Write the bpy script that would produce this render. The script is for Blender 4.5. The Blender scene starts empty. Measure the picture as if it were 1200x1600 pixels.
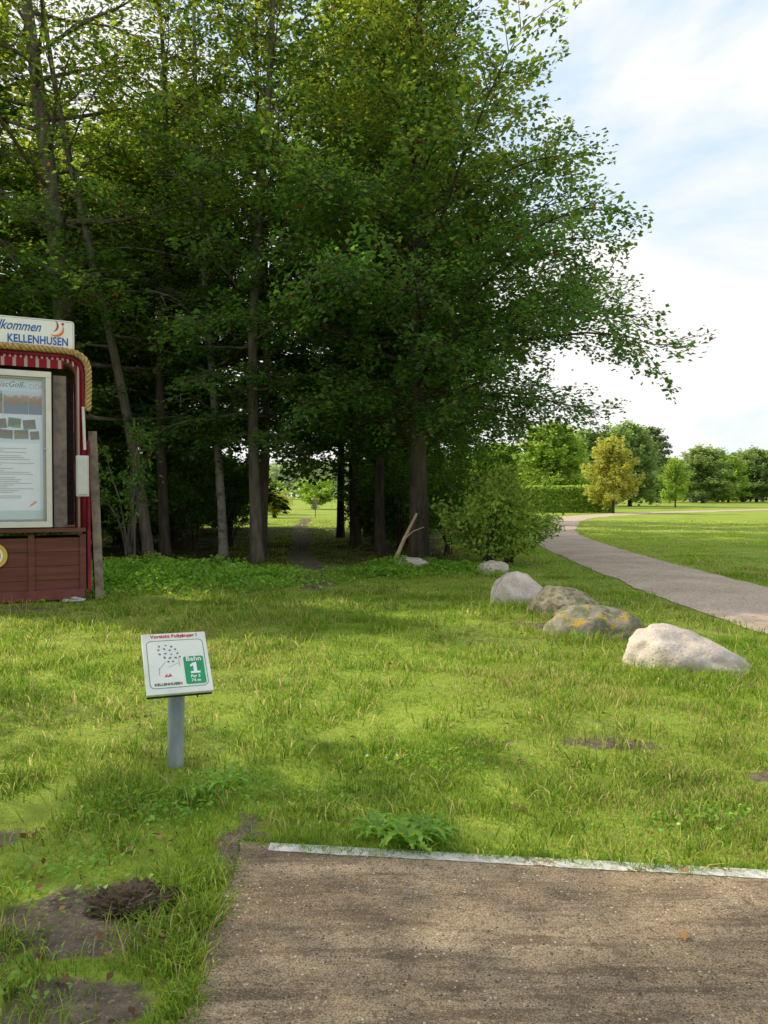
import bpy, bmesh, math, random
import numpy as np
from mathutils import Vector, Matrix, Euler

scene = bpy.context.scene
scene.view_settings.view_transform = 'Standard'
scene.view_settings.look = 'None'
scene.view_settings.exposure = 0
col = scene.collection
R_ = math.radians

# ------------------------------------------------------------ helpers
def hash2(ix, iy, seed):
    v = np.sin(ix * 127.1 + iy * 311.7 + seed * 74.7) * 43758.5453
    return v - np.floor(v)
def vnoise(x, y, s, seed=0):
    x = np.asarray(x, float) / s; y = np.asarray(y, float) / s
    ix = np.floor(x); iy = np.floor(y); fx = x - ix; fy = y - iy
    fx = fx * fx * (3 - 2 * fx); fy = fy * fy * (3 - 2 * fy)
    a = hash2(ix, iy, seed); b = hash2(ix + 1, iy, seed)
    c = hash2(ix, iy + 1, seed); d = hash2(ix + 1, iy + 1, seed)
    return (a * (1 - fx) + b * fx) * (1 - fy) + (c * (1 - fx) + d * fx) * fy
def fbm(x, y, s, seed=0):
    return (vnoise(x, y, s, seed) * .55 + vnoise(x, y, s * .47, seed + 1) * .3 + vnoise(x, y, s * .21, seed + 2) * .15)
def sstep(a, b, v):
    t = np.clip((np.asarray(v, float) - a) / (b - a), 0, 1); return t * t * (3 - 2 * t)

def np_mesh(name, verts, faces, attrs=None, cols=None, smooth=False):
    me = bpy.data.meshes.new(name)
    verts = np.asarray(verts, np.float32); faces = np.asarray(faces, np.int32)
    k = faces.shape[1]
    me.vertices.add(len(verts)); me.vertices.foreach_set('co', verts.ravel())
    me.loops.add(faces.size); me.loops.foreach_set('vertex_index', faces.ravel())
    me.polygons.add(len(faces))
    me.polygons.foreach_set('loop_start', np.arange(0, faces.size, k, dtype=np.int32))
    me.polygons.foreach_set('loop_total', np.full(len(faces), k, np.int32))
    if smooth: me.polygons.foreach_set('use_smooth', np.ones(len(faces), bool))
    me.update(calc_edges=True)
    for n, a in (attrs or {}).items():
        at = me.attributes.new(n, 'FLOAT', 'POINT'); at.data.foreach_set('value', np.asarray(a, np.float32))
    for n, a in (cols or {}).items():
        a = np.asarray(a, np.float32)
        a4 = np.ones((len(a), 4), np.float32); a4[:, :3] = a
        at = me.attributes.new(n, 'FLOAT_COLOR', 'POINT'); at.data.foreach_set('color', a4.ravel())
    return me

def add(name, me, mat=None, parent=None, label=None, category=None, group=None, kind=None, loc=None, rot=None, scale=None):
    ob = bpy.data.objects.new(name, me)
    col.objects.link(ob)
    if mat is not None and me is not None and len(me.materials) == 0: me.materials.append(mat)
    if parent: ob.parent = parent
    if label: ob['label'] = label
    if category: ob['category'] = category
    if group: ob['group'] = group
    if kind: ob['kind'] = kind
    if loc is not None: ob.location = loc
    if rot is not None: ob.rotation_euler = rot
    if scale is not None: ob.scale = scale if hasattr(scale, '__len__') else (scale,) * 3
    return ob

def boxes(name, lst, bevel=0.0, seg=2):
    bm = bmesh.new()
    for b in lst:
        m = Matrix.Translation(b[:3])
        if len(b) > 6: m = m @ Euler(b[6]).to_matrix().to_4x4()
        m = m @ Matrix.Diagonal((b[3], b[4], b[5], 1))
        bmesh.ops.create_cube(bm, size=1, matrix=m)
    if bevel > 0:
        bmesh.ops.bevel(bm, geom=bm.edges[:], offset=bevel, segments=seg, affect='EDGES', profile=.5)
    me = bpy.data.meshes.new(name); bm.to_mesh(me); bm.free(); return me

def tube_arrays(paths, k):
    V = []; F = []; off = 0
    ang = np.linspace(0, 2 * np.pi, k, endpoint=False)
    ca, sa = np.cos(ang), np.sin(ang)
    for P, rad in paths:
        P = np.asarray(P, float); n = len(P)
        T = np.gradient(P, axis=0); T /= np.linalg.norm(T, axis=1)[:, None] + 1e-9
        ref = np.array([0, 0, 1.]) if abs(T[0, 2]) < .8 else np.array([1., 0, 0])
        U = np.cross(T, ref); U /= np.linalg.norm(U, axis=1)[:, None] + 1e-9
        W = np.cross(T, U)
        rad = np.asarray(rad)[:, None, None]
        ring = P[:, None, :] + rad * (U[:, None, :] * ca[None, :, None] + W[:, None, :] * sa[None, :, None])
        V.append(ring.reshape(-1, 3))
        i = np.arange(n - 1)[:, None] * k; j = np.arange(k)[None, :]; j2 = (j + 1) % k
        q = np.stack([i + j, i + j2, i + k + j2, i + k + j], -1).reshape(-1, 4) + off
        F.append(q); off += n * k
    return np.concatenate(V), np.concatenate(F)
def tubes_mesh(name, groups, smooth=True):
    V = []; F = []; off = 0
    for paths, k in groups:
        if not paths: continue
        v, f = tube_arrays(paths, k); V.append(v); F.append(f + off); off += len(v)
    return np_mesh(name, np.concatenate(V), np.concatenate(F), smooth=smooth)

# ------------------------------------------------------------ materials
class NT:
    def __init__(s, name):
        s.m = bpy.data.materials.new(name); s.m.use_nodes = True
        s.t = s.m.node_tree; s.n = s.t.nodes; s.l = s.t.links
        s.b = s.n['Principled BSDF']; s.out = s.n['Material Output']
        s.tc = s.n.new('ShaderNodeTexCoord')
    def N(s, typ, **kw):
        nd = s.n.new(typ)
        for a, v in kw.items(): setattr(nd, a, v)
        return nd
    def L(s, a, b): s.l.new(a, b)
    def noise(s, scale, detail=4, vec=None, stretch=None, rough=.55):
        nd = s.N('ShaderNodeTexNoise'); nd.inputs['Scale'].default_value = scale
        nd.inputs['Detail'].default_value = detail; nd.inputs['Roughness'].default_value = rough
        v = vec or s.tc.outputs['Object']
        if stretch:
            mp = s.N('ShaderNodeMapping'); mp.inputs['Scale'].default_value = stretch
            s.L(v, mp.inputs['Vector']); v = mp.outputs['Vector']
        s.L(v, nd.inputs['Vector']); return nd.outputs['Fac']
    def ramp(s, fac, stops):
        r = s.N('ShaderNodeValToRGB'); e = r.color_ramp.elements
        while len(e) < len(stops): e.new(.5)
        for i, (p, c) in enumerate(stops):
            e[i].position = p
            e[i].color = (c, c, c, 1) if not hasattr(c, '__len__') else (*c, 1)
        s.L(fac, r.inputs['Fac']); return r.outputs['Color']
    def mix(s, fac, a, b, typ='MIX'):
        m = s.N('ShaderNodeMix', data_type='RGBA', blend_type=typ)
        for sock, v in ((m.inputs[0], fac), (m.inputs[6], a), (m.inputs[7], b)):
            if isinstance(v, (int, float)): sock.default_value = v
            elif isinstance(v, tuple): sock.default_value = (*v, 1)
            else: s.L(v, sock)
        return m.outputs[2]
    def math(s, op, a, b=0.0):
        m = s.N('ShaderNodeMath', operation=op)
        for i, v in enumerate((a, b)):
            if isinstance(v, (int, float)): m.inputs[i].default_value = v
            else: s.L(v, m.inputs[i])
        return m.outputs[0]
    def attr(s, name, o='Fac'):
        a = s.N('ShaderNodeAttribute', attribute_name=name); return a.outputs[o]
    def base(s, c, rough=.7, spec=.3, metal=0):
        if isinstance(c, tuple): s.b.inputs['Base Color'].default_value = (*c, 1)
        else: s.L(c, s.b.inputs['Base Color'])
        s.b.inputs['Roughness'].default_value = rough
        s.b.inputs['Specular IOR Level'].default_value = spec
        s.b.inputs['Metallic'].default_value = metal
    def bump(s, h, strength=.5, dist=.02):
        b = s.N('ShaderNodeBump'); b.inputs['Strength'].default_value = strength
        b.inputs['Distance'].default_value = dist
        s.L(h, b.inputs['Height']); s.L(b.outputs[0], s.b.inputs['Normal'])

def flat_mat(name, c, rough=.6, spec=.3, metal=0, var=.25, scale=6, bump=0):
    t = NT(name); n = t.noise(scale, 5)
    lo = tuple(x * (1 - var) for x in c); hi = tuple(min(1, x * (1 + var * .6)) for x in c)
    t.base(t.ramp(n, [(.3, lo), (.7, hi)]), rough, spec, metal)
    if bump: t.bump(t.noise(scale * 6, 3), bump, .01)
    return t.m

def leaf_mat(name, dark, light, backlit_top=None, trans=.35, zr=None, gloss=False, gain=2.4):
    t = NT(name)
    r = t.attr('rnd')
    n = t.noise(.55, 2)
    f = t.math('ADD', t.math('MULTIPLY', r, .55), t.math('MULTIPLY', n, .5))
    c = t.ramp(f, [(.25, dark), (.75, light)])
    if backlit_top:
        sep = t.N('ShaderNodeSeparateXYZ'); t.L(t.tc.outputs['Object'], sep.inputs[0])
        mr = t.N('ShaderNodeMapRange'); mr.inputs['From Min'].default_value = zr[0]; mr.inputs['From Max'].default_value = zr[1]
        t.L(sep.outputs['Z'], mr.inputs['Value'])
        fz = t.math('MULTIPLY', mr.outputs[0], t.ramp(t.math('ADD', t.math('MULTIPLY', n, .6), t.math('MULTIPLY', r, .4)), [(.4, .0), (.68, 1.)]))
        c = t.mix(fz, c, backlit_top)  # yellow of backlit leaves painted into the upper crown by height
    brown = t.ramp(r, [(.98, 0.), (.985, 1.)])
    c = t.mix(brown, c, (.16, .07, .02))
    if gloss:
        t.base(c, .42, .4); sh = t.b.outputs[0]
    else:
        d = t.N('ShaderNodeBsdfDiffuse'); t.L(c, d.inputs['Color']); sh = d.outputs[0]
    tr = t.N('ShaderNodeBsdfTranslucent')
    bright = t.N('ShaderNodeHueSaturation'); bright.inputs['Value'].default_value = gain
    t.L(t.mix(1.0, c, (1.0, 1.0, .5), 'MULTIPLY'), bright.inputs['Color']); t.L(bright.outputs[0], tr.inputs['Color'])
    ms = t.N('ShaderNodeMixShader'); ms.inputs[0].default_value = trans
    t.L(sh, ms.inputs[1]); t.L(tr.outputs[0], ms.inputs[2]); t.L(ms.outputs[0], t.out.inputs['Surface'])
    return t.m

def bark_mat(name, a, b, stretch=(1, 1, .25), scale=9, white=None):
    t = NT(name)
    n = t.noise(scale, 6, stretch=stretch)
    c = t.ramp(n, [(.3, a), (.7, b)])
    moss = t.ramp(t.noise(1.3, 3), [(.5, 0.), (.75, .6)])
    c = t.mix(moss, c, (.06, .075, .03))
    if white:
        w = t.ramp(t.noise(4, 6, stretch=(1, 1, 1.3), rough=.7), [(.5, 1.), (.62, 0.)])
        c = t.mix(w, c, white)
    t.base(c, .9, .15); t.bump(n, .6, .02); return t.m

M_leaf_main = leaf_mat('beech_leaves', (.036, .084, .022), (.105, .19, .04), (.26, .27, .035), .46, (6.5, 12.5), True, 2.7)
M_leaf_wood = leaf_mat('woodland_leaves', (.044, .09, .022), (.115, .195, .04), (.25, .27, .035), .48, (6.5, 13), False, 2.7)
M_leaf_bright = leaf_mat('bright_leaves', (.12, .2, .045), (.24, .35, .075), None, .4)
M_leaf_hedge = leaf_mat('hedge_leaves', (.2, .3, .065), (.36, .48, .11), None, .4, gain=2.0)
M_leaf_bush = leaf_mat('bush_leaves', (.065, .14, .027), (.15, .26, .055), None, .42)
M_leaf_yellow = leaf_mat('yellow_leaves', (.34, .35, .09), (.54, .53, .15), None, .4, gain=1.6)
M_leaf_pine = leaf_mat('pine_needles', (.1, .15, .09), (.17, .23, .13), None, .2)
M_leaf_herb = leaf_mat('herb_leaves', (.12, .25, .028), (.26, .43, .06), None, .38, None, True)
M_leaf_far = leaf_mat('far_leaves', (.16, .23, .11), (.27, .36, .16), None, .4)  # distance haze put in as a paler leaf colour
M_leaf_haze = leaf_mat('hazy_leaves', (.24, .3, .22), (.34, .41, .3), None, .3)  # stronger haze put into the leaf colour of the farthest wood
M_bark = bark_mat('bark', (.035, .028, .022), (.11, .088, .068))
M_bark_grey = bark_mat('grey_bark', (.06, .05, .04), (.17, .145, .115))
M_birch = bark_mat('birch_bark', (.04, .035, .03), (.13, .11, .09), white=(.26, .24, .21))

# ------------------------------------------------------------ geometry of the place
HE = 1.6
path_pts = [(7.2, -6), (6.2, 3), (5.55, 9), (5.5, 13), (5.7, 18), (6.05, 24), (7.0, 32), (8.8, 40), (13, 54), (20, 66), (30, 77), (48, 92), (80, 118), (140, 150)]
def catmull(P, n=10):
    P = [np.array(p, float) for p in P]; out = []
    P = [2 * P[0] - P[1]] + P + [2 * P[-1] - P[-2]]
    for i in range(1, len(P) - 2):
        for t in np.linspace(0, 1, n, endpoint=False):
            a, b, c, d = P[i - 1:i + 3]
            out.append(.5 * ((2 * b) + (-a + c) * t + (2 * a - 5 * b + 4 * c - d) * t * t + (-a + 3 * b - 3 * c + d) * t ** 3))
    out.append(P[-2]); return np.array(out)
pathC = catmull(path_pts, 10)
def dist_poly(x, y, C):
    x = np.asarray(x, float); y = np.asarray(y, float)
    best = np.full(x.shape, 1e9)
    for i in range(len(C) - 1):
        ax, ay = C[i]; bx, by = C[i + 1]; dx, dy = bx - ax, by - ay
        t = np.clip(((x - ax) * dx + (y - ay) * dy) / (dx * dx + dy * dy + 1e-9), 0, 1)
        best = np.minimum(best, np.hypot(x - ax - t * dx, y - ay - t * dy))
    return best
PA = (-.66, 3.5); PB = (2.7, 3.10)
def pad_in(x, y, m=0.0):
    far = PA[1] + (x - PA[0]) * (PB[1] - PA[1]) / (PB[0] - PA[0])
    left = PA[0] + (PA[1] - y) * .04
    return np.minimum(np.minimum(far - y, x - left), 2.7 - x) + m
trail = np.array([(-1.0, 12.0), (-1.4, 15), (-2.2, 20), (-3.2, 30), (-4.6, 42), (-5.2, 52)])
def wood_mask(x, y):
    x = np.asarray(x, float); y = np.asarray(y, float)
    n = (fbm(x, y, 2.5, 5) - .5) * 2.4
    front = np.where(x < -3.5, 15.8, 17.2)
    a = sstep(-.6, 1.2, y + n - front)
    right = 2.0 + .07 * (y - 18)
    b = sstep(-.5, 1.0, right + n * .4 - x)
    c = sstep(0, 3, 40 + n - y)
    return a * b * c
def dirt_mask(x, y):
    x = np.asarray(x, float); y = np.asarray(y, float)
    n = fbm(x, y, .55, 11); n2 = fbm(x, y, 1.7, 21); n3 = fbm(x, y, .16, 23)
    d = np.zeros(x.shape)
    def blob(cx, cy, rx, ry, s=1.0):
        q = np.hypot((x - cx) / rx, (y - cy) / ry)
        return s * sstep(1.2, .4, q + (n - .5) * 1.5 + (n3 - .5) * 1.6)
    for b in [(-1.15, 2.85, .55, .25, .95), (-.66, 3.5, .14, .4, .9), (-1.9, 3.4, .3, .25, .7), (-1.1, 2.3, .55, .25, .9), (-1.5, 2.55, .4, .2, .8), (-.95, 1.95, .4, .2, .8), (.66, 4.95, .3, .09, .8), (1.5, 4.95, .36, .09, .8), (2.35, 4.35, .3, .13, .9),
              (-5.2, 10.7, 1.5, .5), (2.0, 9.4, .45, .25), (1.6, 11.3, .5, .25, .8), (2.9, 6.4, .5, .15, .7)]:
        d = np.maximum(d, blob(*b))
    td = dist_poly(x, y, trail)
    d = np.maximum(d, sstep(.55, .12, td + (n - .5) * .5) * sstep(11.5, 14, y))
    d = np.maximum(d, .35 * sstep(.66, .78, n2) * (y < 14))
    return np.clip(d, 0, 1)
def height(x, y):
    x = np.asarray(x, float); y = np.asarray(y, float)
    h = (fbm(x, y, 1.1, 31) - .5) * .07 + (fbm(x, y, 5, 41) - .5) * .16
    k = sstep(1.35, 2.1, dist_poly(x, y, pathC)) * sstep(.1, .5, -pad_in(x, y)) * sstep(120, 40, y)
    return h * k
def hz(x, y): return float(height(np.array([x]), np.array([y]))[0]) if y < 130 and abs(x) < 130 else 0.0

def ground_axis(lo, hi, fine_lo, fine_hi, step, grow):
    a = list(np.arange(fine_lo, fine_hi, step)); s = step; v = a[-1]
    while v < hi: s *= grow; v += s; a.append(v)
    s = step; v = a[0]
    b = []
    while v > lo: s *= grow; v -= s; b.append(v)
    return np.array(b[::-1] + a)
gx = ground_axis(-700, 900, -4, 5, .06, 1.05); gy = ground_axis(-60, 1500, 1.2, 10, .06, 1.04)
X, Y = np.meshgrid(gx, gy); xs = X.ravel(); ys = Y.ravel()
near = (ys < 130) & (np.abs(xs) < 130)
z = np.zeros(xs.shape); dm = np.zeros(xs.shape); wm = np.zeros(xs.shape)
z[near] = height(xs[near], ys[near]); dm[near] = dirt_mask(xs[near], ys[near]); wm[near] = wood_mask(xs[near], ys[near])
nx = len(gx); i = np.arange(len(gy) - 1)[:, None] * nx; j = np.arange(nx - 1)[None, :]
F = np.stack([i + j, i + j + 1, i + nx + j + 1, i + nx + j], -1).reshape(-1, 4)
me = np_mesh('ground', np.stack([xs, ys, z], 1), F, {'dirt': dm, 'wood': wm}, smooth=True)
t = NT('lawn_ground')
g = t.ramp(t.noise(.35, 6), [(.3, (.21, .29, .04)), (.55, (.3, .37, .055)), (.75, (.39, .4, .1))])
g = t.mix(t.ramp(t.noise(14, 5), [(.4, 0.), (.65, .35)]), g, (.12, .18, .03))
soil = t.ramp(t.noise(9, 8, rough=.7), [(.3, (.08, .058, .042)), (.7, (.24, .185, .135))])
soil = t.mix(t.ramp(t.noise(60, 4), [(.56, 0.), (.66, .7)]), soil, (.33, .27, .2))
soil = t.mix(t.ramp(t.noise(38, 4), [(.3, .8), (.42, 0.)]), soil, (.055, .04, .028))
soil = t.mix(t.ramp(t.noise(3.5, 5), [(.52, 0.), (.64, .5)]), soil, (.12, .15, .04))
lit = t.ramp(t.noise(22, 6), [(.3, (.035, .027, .017)), (.6, (.09, .065, .035)), (.75, (.17, .11, .05))])
lit = t.mix(t.ramp(t.noise(.8, 4), [(.42, 0.), (.6, .8)]), lit, (.09, .16, .03))
e = t.math('ADD', t.attr('dirt'), t.math('MULTIPLY', t.math('SUBTRACT', t.noise(12, 4), .5), .9))
c = t.mix(t.attr('wood'), g, lit)
c = t.mix(t.ramp(e, [(.3, 0.), (.6, 1.)]), c, soil)
t.base(c, .95, .1)
t.bump(t.math('ADD', t.noise(18, 6), t.math('MULTIPLY', t.noise(90, 3), .5)), .8, .03)
add('ground', me, t.m, kind='structure', label='green lawn with bare soil patches and woodland floor', category='ground')

# gravel path
cs = np.linspace(-1, 1, 9)
pf = np.array([np.interp(np.linspace(0, len(pathC) - 1, 700), np.arange(len(pathC)), pathC[:, k]) for k in (0, 1)]).T
Tf = np.gradient(pf, axis=0); Tf /= np.linalg.norm(Tf, axis=1)[:, None]; Nf = np.stack([Tf[:, 1], -Tf[:, 0]], 1)
wf = np.interp(pf[:, 1], [-6, 10, 30, 60, 100], [1.15, 1.13, 1.1, 1.5, 2.2])
V = []
for k, cc in enumerate(cs):
    jit = (fbm(pf[:, 0] * 1.0, pf[:, 1], .7, 60 + (cc > 0) * 9) - .5) * .2 if abs(cc) > .9 else 0
    p = pf + Nf * ((wf * cc) + jit)[:, None]
    V.append(np.stack([p[:, 0], p[:, 1], np.full(len(p), .012 + .02 * (1 - cc * cc))], 1))
V = np.stack(V, 1).reshape(-1, 3); n9 = 9
i = np.arange(len(pf) - 1)[:, None] * n9; j = np.arange(n9 - 1)[None, :]
F = np.stack([i + j, i + j + 1, i + n9 + j + 1, i + n9 + j], -1).reshape(-1, 4)
t = NT('gravel')
c = t.ramp(t.noise(.9, 6), [(.3, (.4, .3, .225)), (.7, (.58, .46, .36))])
vor = t.N('ShaderNodeTexVoronoi'); vor.inputs['Scale'].default_value = 38; t.L(t.tc.outputs['Object'], vor.inputs['Vector'])
sepc = t.N('ShaderNodeSeparateColor'); t.L(vor.outputs['Color'], sepc.inputs[0])
c = t.mix(t.ramp(sepc.outputs[0], [(.6, 0.), (1., .6)]), c, (.68, .58, .48))
c = t.mix(t.ramp(sepc.outputs[1], [(.7, 0.), (1., .6)]), c, (.2, .145, .11))
t.base(c, .95, .1); t.bump(vor.outputs['Distance'], .6, .01)
add('gravel_path', np_mesh('gravel_path', V, F, smooth=True), t.m, kind='structure', label='pinkish gravel footpath curving past the trees', category='path')

# tee pad
nxp, nyp = 60, 60
u = np.linspace(0, 1, nxp); v = np.linspace(0, 1, nyp); U, Vv = np.meshgrid(u, v)
yb_ = -1.5
far = lambda x: PA[1] + (x - PA[0]) * (PB[1] - PA[1]) / (PB[0] - PA[0])
XL = PA[0] + (PA[1] - (yb_ + Vv * (3.5 - yb_))) * .04
Xp = XL + U * (2.7 - XL); Yp = yb_ + Vv * (far(Xp) - yb_)
edge = (U < .001) * (fbm(Xp, Yp, .25, 71) - .5) * .08
Zp = np.full(Xp.shape, .012)
i = np.arange(nyp - 1)[:, None] * nxp; j = np.arange(nxp - 1)[None, :]
F = np.stack([i + j, i + j + 1, i + nxp + j + 1, i + nxp + j], -1).reshape(-1, 4)
def concrete(name, paint=False):
    t = NT(name)
    n1 = t.noise(1.7, 8, stretch=(.5, 1.7, 1), rough=.65); n2 = t.noise(5.5, 9, stretch=(.28, 1.7, 1), rough=.75); n3 = t.noise(150, 5, rough=.7); n4 = t.noise(32, 5, rough=.7)
    c = t.ramp(n1, [(.3, (.29, .205, .125)), (.5, (.46, .34, .215)), (.7, (.58, .445, .3))])
    c = t.mix(t.ramp(n2, [(.48, 0.), (.6, .75)]), c, (.13, .09, .058))
    c = t.mix(t.ramp(n4, [(.36, .7), (.5, 0.)]), c, (.15, .105, .07))
    c = t.mix(t.ramp(n3, [(.4, .85), (.52, 0.)]), c, (.12, .083, .055))
    c = t.mix(t.ramp(n3, [(.56, 0.), (.66, .75)]), c, (.7, .58, .43))
    vor2 = t.N('ShaderNodeTexVoronoi'); vor2.inputs['Scale'].default_value = 60; t.L(t.tc.outputs['Object'], vor2.inputs['Vector'])
    s2 = t.N('ShaderNodeSeparateColor'); t.L(vor2.outputs['Color'], s2.inputs[0])
    sz = t.math('MULTIPLY', s2.outputs[2], .36)
    spot2 = t.math('MULTIPLY', t.ramp(s2.outputs[1], [(.88, 0.), (.93, .9)]), t.math('LESS_THAN', vor2.outputs['Distance'], sz))
    c = t.mix(spot2, c, (.7, .64, .57))
    spot3 = t.math('MULTIPLY', t.ramp(s2.outputs[0], [(.84, 0.), (.9, .9)]), t.math('LESS_THAN', vor2.outputs['Distance'], sz))
    c = t.mix(spot3, c, (.06, .045, .035))
    if paint:
        w = t.math('ADD', t.math('MULTIPLY', t.noise(4, 7, rough=.65), .6), t.math('MULTIPLY', t.noise(40, 5), .4))
        c = t.mix(t.ramp(w, [(.42, 0.), (.48, 1.)]), c, t.ramp(t.noise(20, 4), [(.3, (.52, .49, .43)), (.6, (.78, .77, .73))]))
    t.base(c, .85, .2)
    t.bump(t.math('ADD', t.math('MULTIPLY', n3, .8), t.math('ADD', t.math('MULTIPLY', n2, 1.2), t.math('MULTIPLY', n4, .8))), .9, .014)
    return t.m
M_pad = concrete('worn_concrete'); M_line = concrete('worn_white_paint', True)
add('tee_pad', np_mesh('tee_pad', np.stack([(Xp + edge).ravel(), Yp.ravel(), Zp.ravel()], 1), F, smooth=True), M_pad, kind='structure', label='worn brown concrete tee pad with gritty surface', category='pavement')
xx = np.linspace(-.52, 2.68, 260)
a = far(xx) - .002; b = far(xx) - .082 + (fbm(xx, xx * 0, .1, 9) - .5) * .014
V = np.concatenate([np.stack([xx, a, np.full(260, .0145)], 1), np.stack([xx, b, np.full(260, .0145)], 1)])
i = np.arange(259); F = np.stack([i + 260, i + 261, i + 1, i], 1)
add('painted_line', np_mesh('painted_line', V, F), M_line, kind='structure', label='chipped white line painted along the pad edge', category='marking')

# ------------------------------------------------------------ grass
rng = np.random.default_rng(4)
def blades(x, y, h, w, colr, lean=.5):
    n = len(x); zg = height(x, y)
    az = rng.uniform(0, 2 * np.pi, n); d = np.stack([np.cos(az), np.sin(az)], 1)
    fz = rng.uniform(0, 2 * np.pi, n); s = np.stack([np.cos(fz), np.sin(fz)], 1) * w[:, None] * .5
    ln = h * rng.uniform(.1, lean * 1.6, n)
    P0 = np.stack([x, y, zg - .006], 1)
    Pm = P0 + np.stack([d[:, 0] * ln * .35, d[:, 1] * ln * .35, h * .6], 1)
    Pt = P0 + np.stack([d[:, 0] * ln, d[:, 1] * ln, h * rng.uniform(.7, 1.0, n)], 1)
    S = np.concatenate([s, np.zeros((n, 1))], 1)
    V = np.stack([P0 - S, P0 + S, Pm - S * .8, Pm + S * .8, Pt], 1).reshape(-1, 3)
    b = np.arange(n)[:, None] * 5
    F = np.concatenate([b + [[0, 1, 3]], b + [[0, 3, 2]], b + [[2, 3, 4]]], 0)
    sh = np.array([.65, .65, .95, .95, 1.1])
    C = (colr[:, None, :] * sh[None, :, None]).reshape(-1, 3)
    return V, F, C
GA = np.array([.078, .182, .022]); GB = np.array([.35, .45, .06]); GD = np.array([.54, .46, .19])
def sample(y0, y1, dens, hmin, hmax, w):
    half = lambda y: .56 * y + .6
    N = int(dens * (y1 - y0) * (half(y0) + half(y1)))
    y = rng.uniform(y0, y1, N * 2); keep = rng.uniform(0, half(y1), N * 2) < half(y); y = y[keep][:N]
    x = rng.uniform(-1, 1, len(y)) * half(y)
    cl = fbm(x, y, .22, 51) * .6 + fbm(x, y, .9, 52) * .4
    dm = dirt_mask(x, y) ; wm = wood_mask(x, y)
    td = dist_poly(x, y, trail)
    p = sstep(.24, .56, cl + .1) * (1 - .88 * sstep(.25, .7, dm)) * (1 - wm * np.where(td < 2.2, .3, .9))
    p *= (pad_in(x, y) < 0.0 + .02 * rng.random(len(x))) * (dist_poly(x, y, pathC) > 1.12 + .15 * rng.random(len(x)))
    k = rng.random(len(x)) < p; x = x[k]; y = y[k]; cl = cl[k]; wm = wm[k]
    n = len(x)
    patch = fbm(x, y, 1.3, 90)
    h = rng.uniform(hmin, hmax, n) * (.45 + 1.0 * sstep(.35, .75, cl)) * (.6 + 1.0 * sstep(.45, .75, patch))
    m = np.clip(rng.random(n) * .6 + (fbm(x, y, .8, 63) - .25) * .9, 0, 1)
    m = np.clip(m + .3 * sstep(12, 30, y), 0, 1)[:, None]  # farther blades shift to the lighter green to look sunlit
    c = GA * (1 - m) + GB * m
    dry = (rng.random(n) < .06 + .34 * sstep(.5, .72, fbm(x, y, 1.6, 97)))[:, None]
    c = np.where(dry, GD * rng.uniform(.5, 1.1, (n, 1)), c)
    c = c * (1 - .3 * wm[:, None]) * (1 + .25 * sstep(12, 30, y))[:, None]  # far blades brightened in colour to stand in for sunlight
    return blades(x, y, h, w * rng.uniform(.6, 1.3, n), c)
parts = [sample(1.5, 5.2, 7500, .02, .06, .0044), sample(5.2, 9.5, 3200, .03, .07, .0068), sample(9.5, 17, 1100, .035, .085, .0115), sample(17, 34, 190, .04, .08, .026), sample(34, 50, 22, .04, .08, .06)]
def tuft(cx, cy, n, r, h0, h1, dry=.1, w=.005):
    x = cx + rng.normal(0, r, n); y = cy + rng.normal(0, r, n)
    k = (pad_in(x, y) < .05) & (dist_poly(x, y, pathC) > 1.15); x = x[k]; y = y[k]; n = len(x)
    m = rng.random((n, 1)); c = GA * (1 - m) + GB * .9 * m
    c = np.where(rng.random((n, 1)) < dry, GD[None], c)
    return blades(x, y, rng.uniform(h0, h1, n), w * rng.uniform(.7, 1.3, n), c, .9)
for cx, cy, n, r, a, b in [(-.78, 3.1, 450, .08, .06, .14), (-.7, 2.85, 400, .06, .05, .13), (-.72, 2.6, 350, .06, .05, .13), (-.85, 2.75, 250, .08, .04, .12), (-1.3, 3.95, 450, .12, .06, .18), (-1.5, 4.1, 350, .12, .06, .18), (-1.0, 4.0, 300, .1, .05, .14),
        (-1.2, 2.45, 200, .08, .05, .1), (-1.0, 2.15, 200, .08, .05, .11), (-.62, 2.35, 250, .05, .03, .09), (-.66, 2.1, 200, .05, .03, .08), (2.75, 6.6, 500, .25, .07, .18), (3.2, 6.85, 400, .2, .07, .2), (2.3, 6.75, 300, .2, .07, .16), (2.1, 8.4, 500, .2, .08, .2), (2.7, 8.5, 400, .2, .08, .2),
        (1.7, 11.0, 500, .3, .08, .22), (2.2, 10.4, 500, .25, .08, .22), (1.3, 11.8, 400, .3, .08, .25), (.9, 3.75, 250, .12, .05, .13), (-1.5, 3.6, 200, .12, .05, .13), (-1.6, 2.9, 200, .1, .05, .12), (0.45, 17.6, 500, .5, .1, .3), (1.1, 17.7, 500, .5, .1, .3)]:
    parts.append(tuft(cx, cy, n, r, a, b))
for k in range(460):
    yy = rng.uniform(2.0, 13); xx_ = rng.uniform(-.55, .55) * yy
    if dirt_mask(np.array([xx_]), np.array([yy]))[0] > .4 and rng.random() < .5: continue
    if math.hypot(xx_ + 1.23, yy - 4.3) < .3: continue
    parts.append(tuft(xx_, yy, int(rng.uniform(25, 100)), .03 + .012 * yy, .05, .11 + .007 * yy, .15, .0038 + .0006 * yy))
n = 5600; x = rng.uniform(-.66, 2.6, n); y = far(x) + rng.normal(.012, .03, n) - .04 * sstep(.5, .7, fbm(x, x * 0, .3, 44))
m = rng.random((n, 1)); c = GA * (1 - m) + GB * m
parts.append(blades(x, y, rng.uniform(.015, .05, n), .004 * np.ones(n), c, .9))
V = []; F = []; C = []; off = 0
for v, f, c in parts: V.append(v); F.append(f + off); C.append(c); off += len(v)
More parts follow.
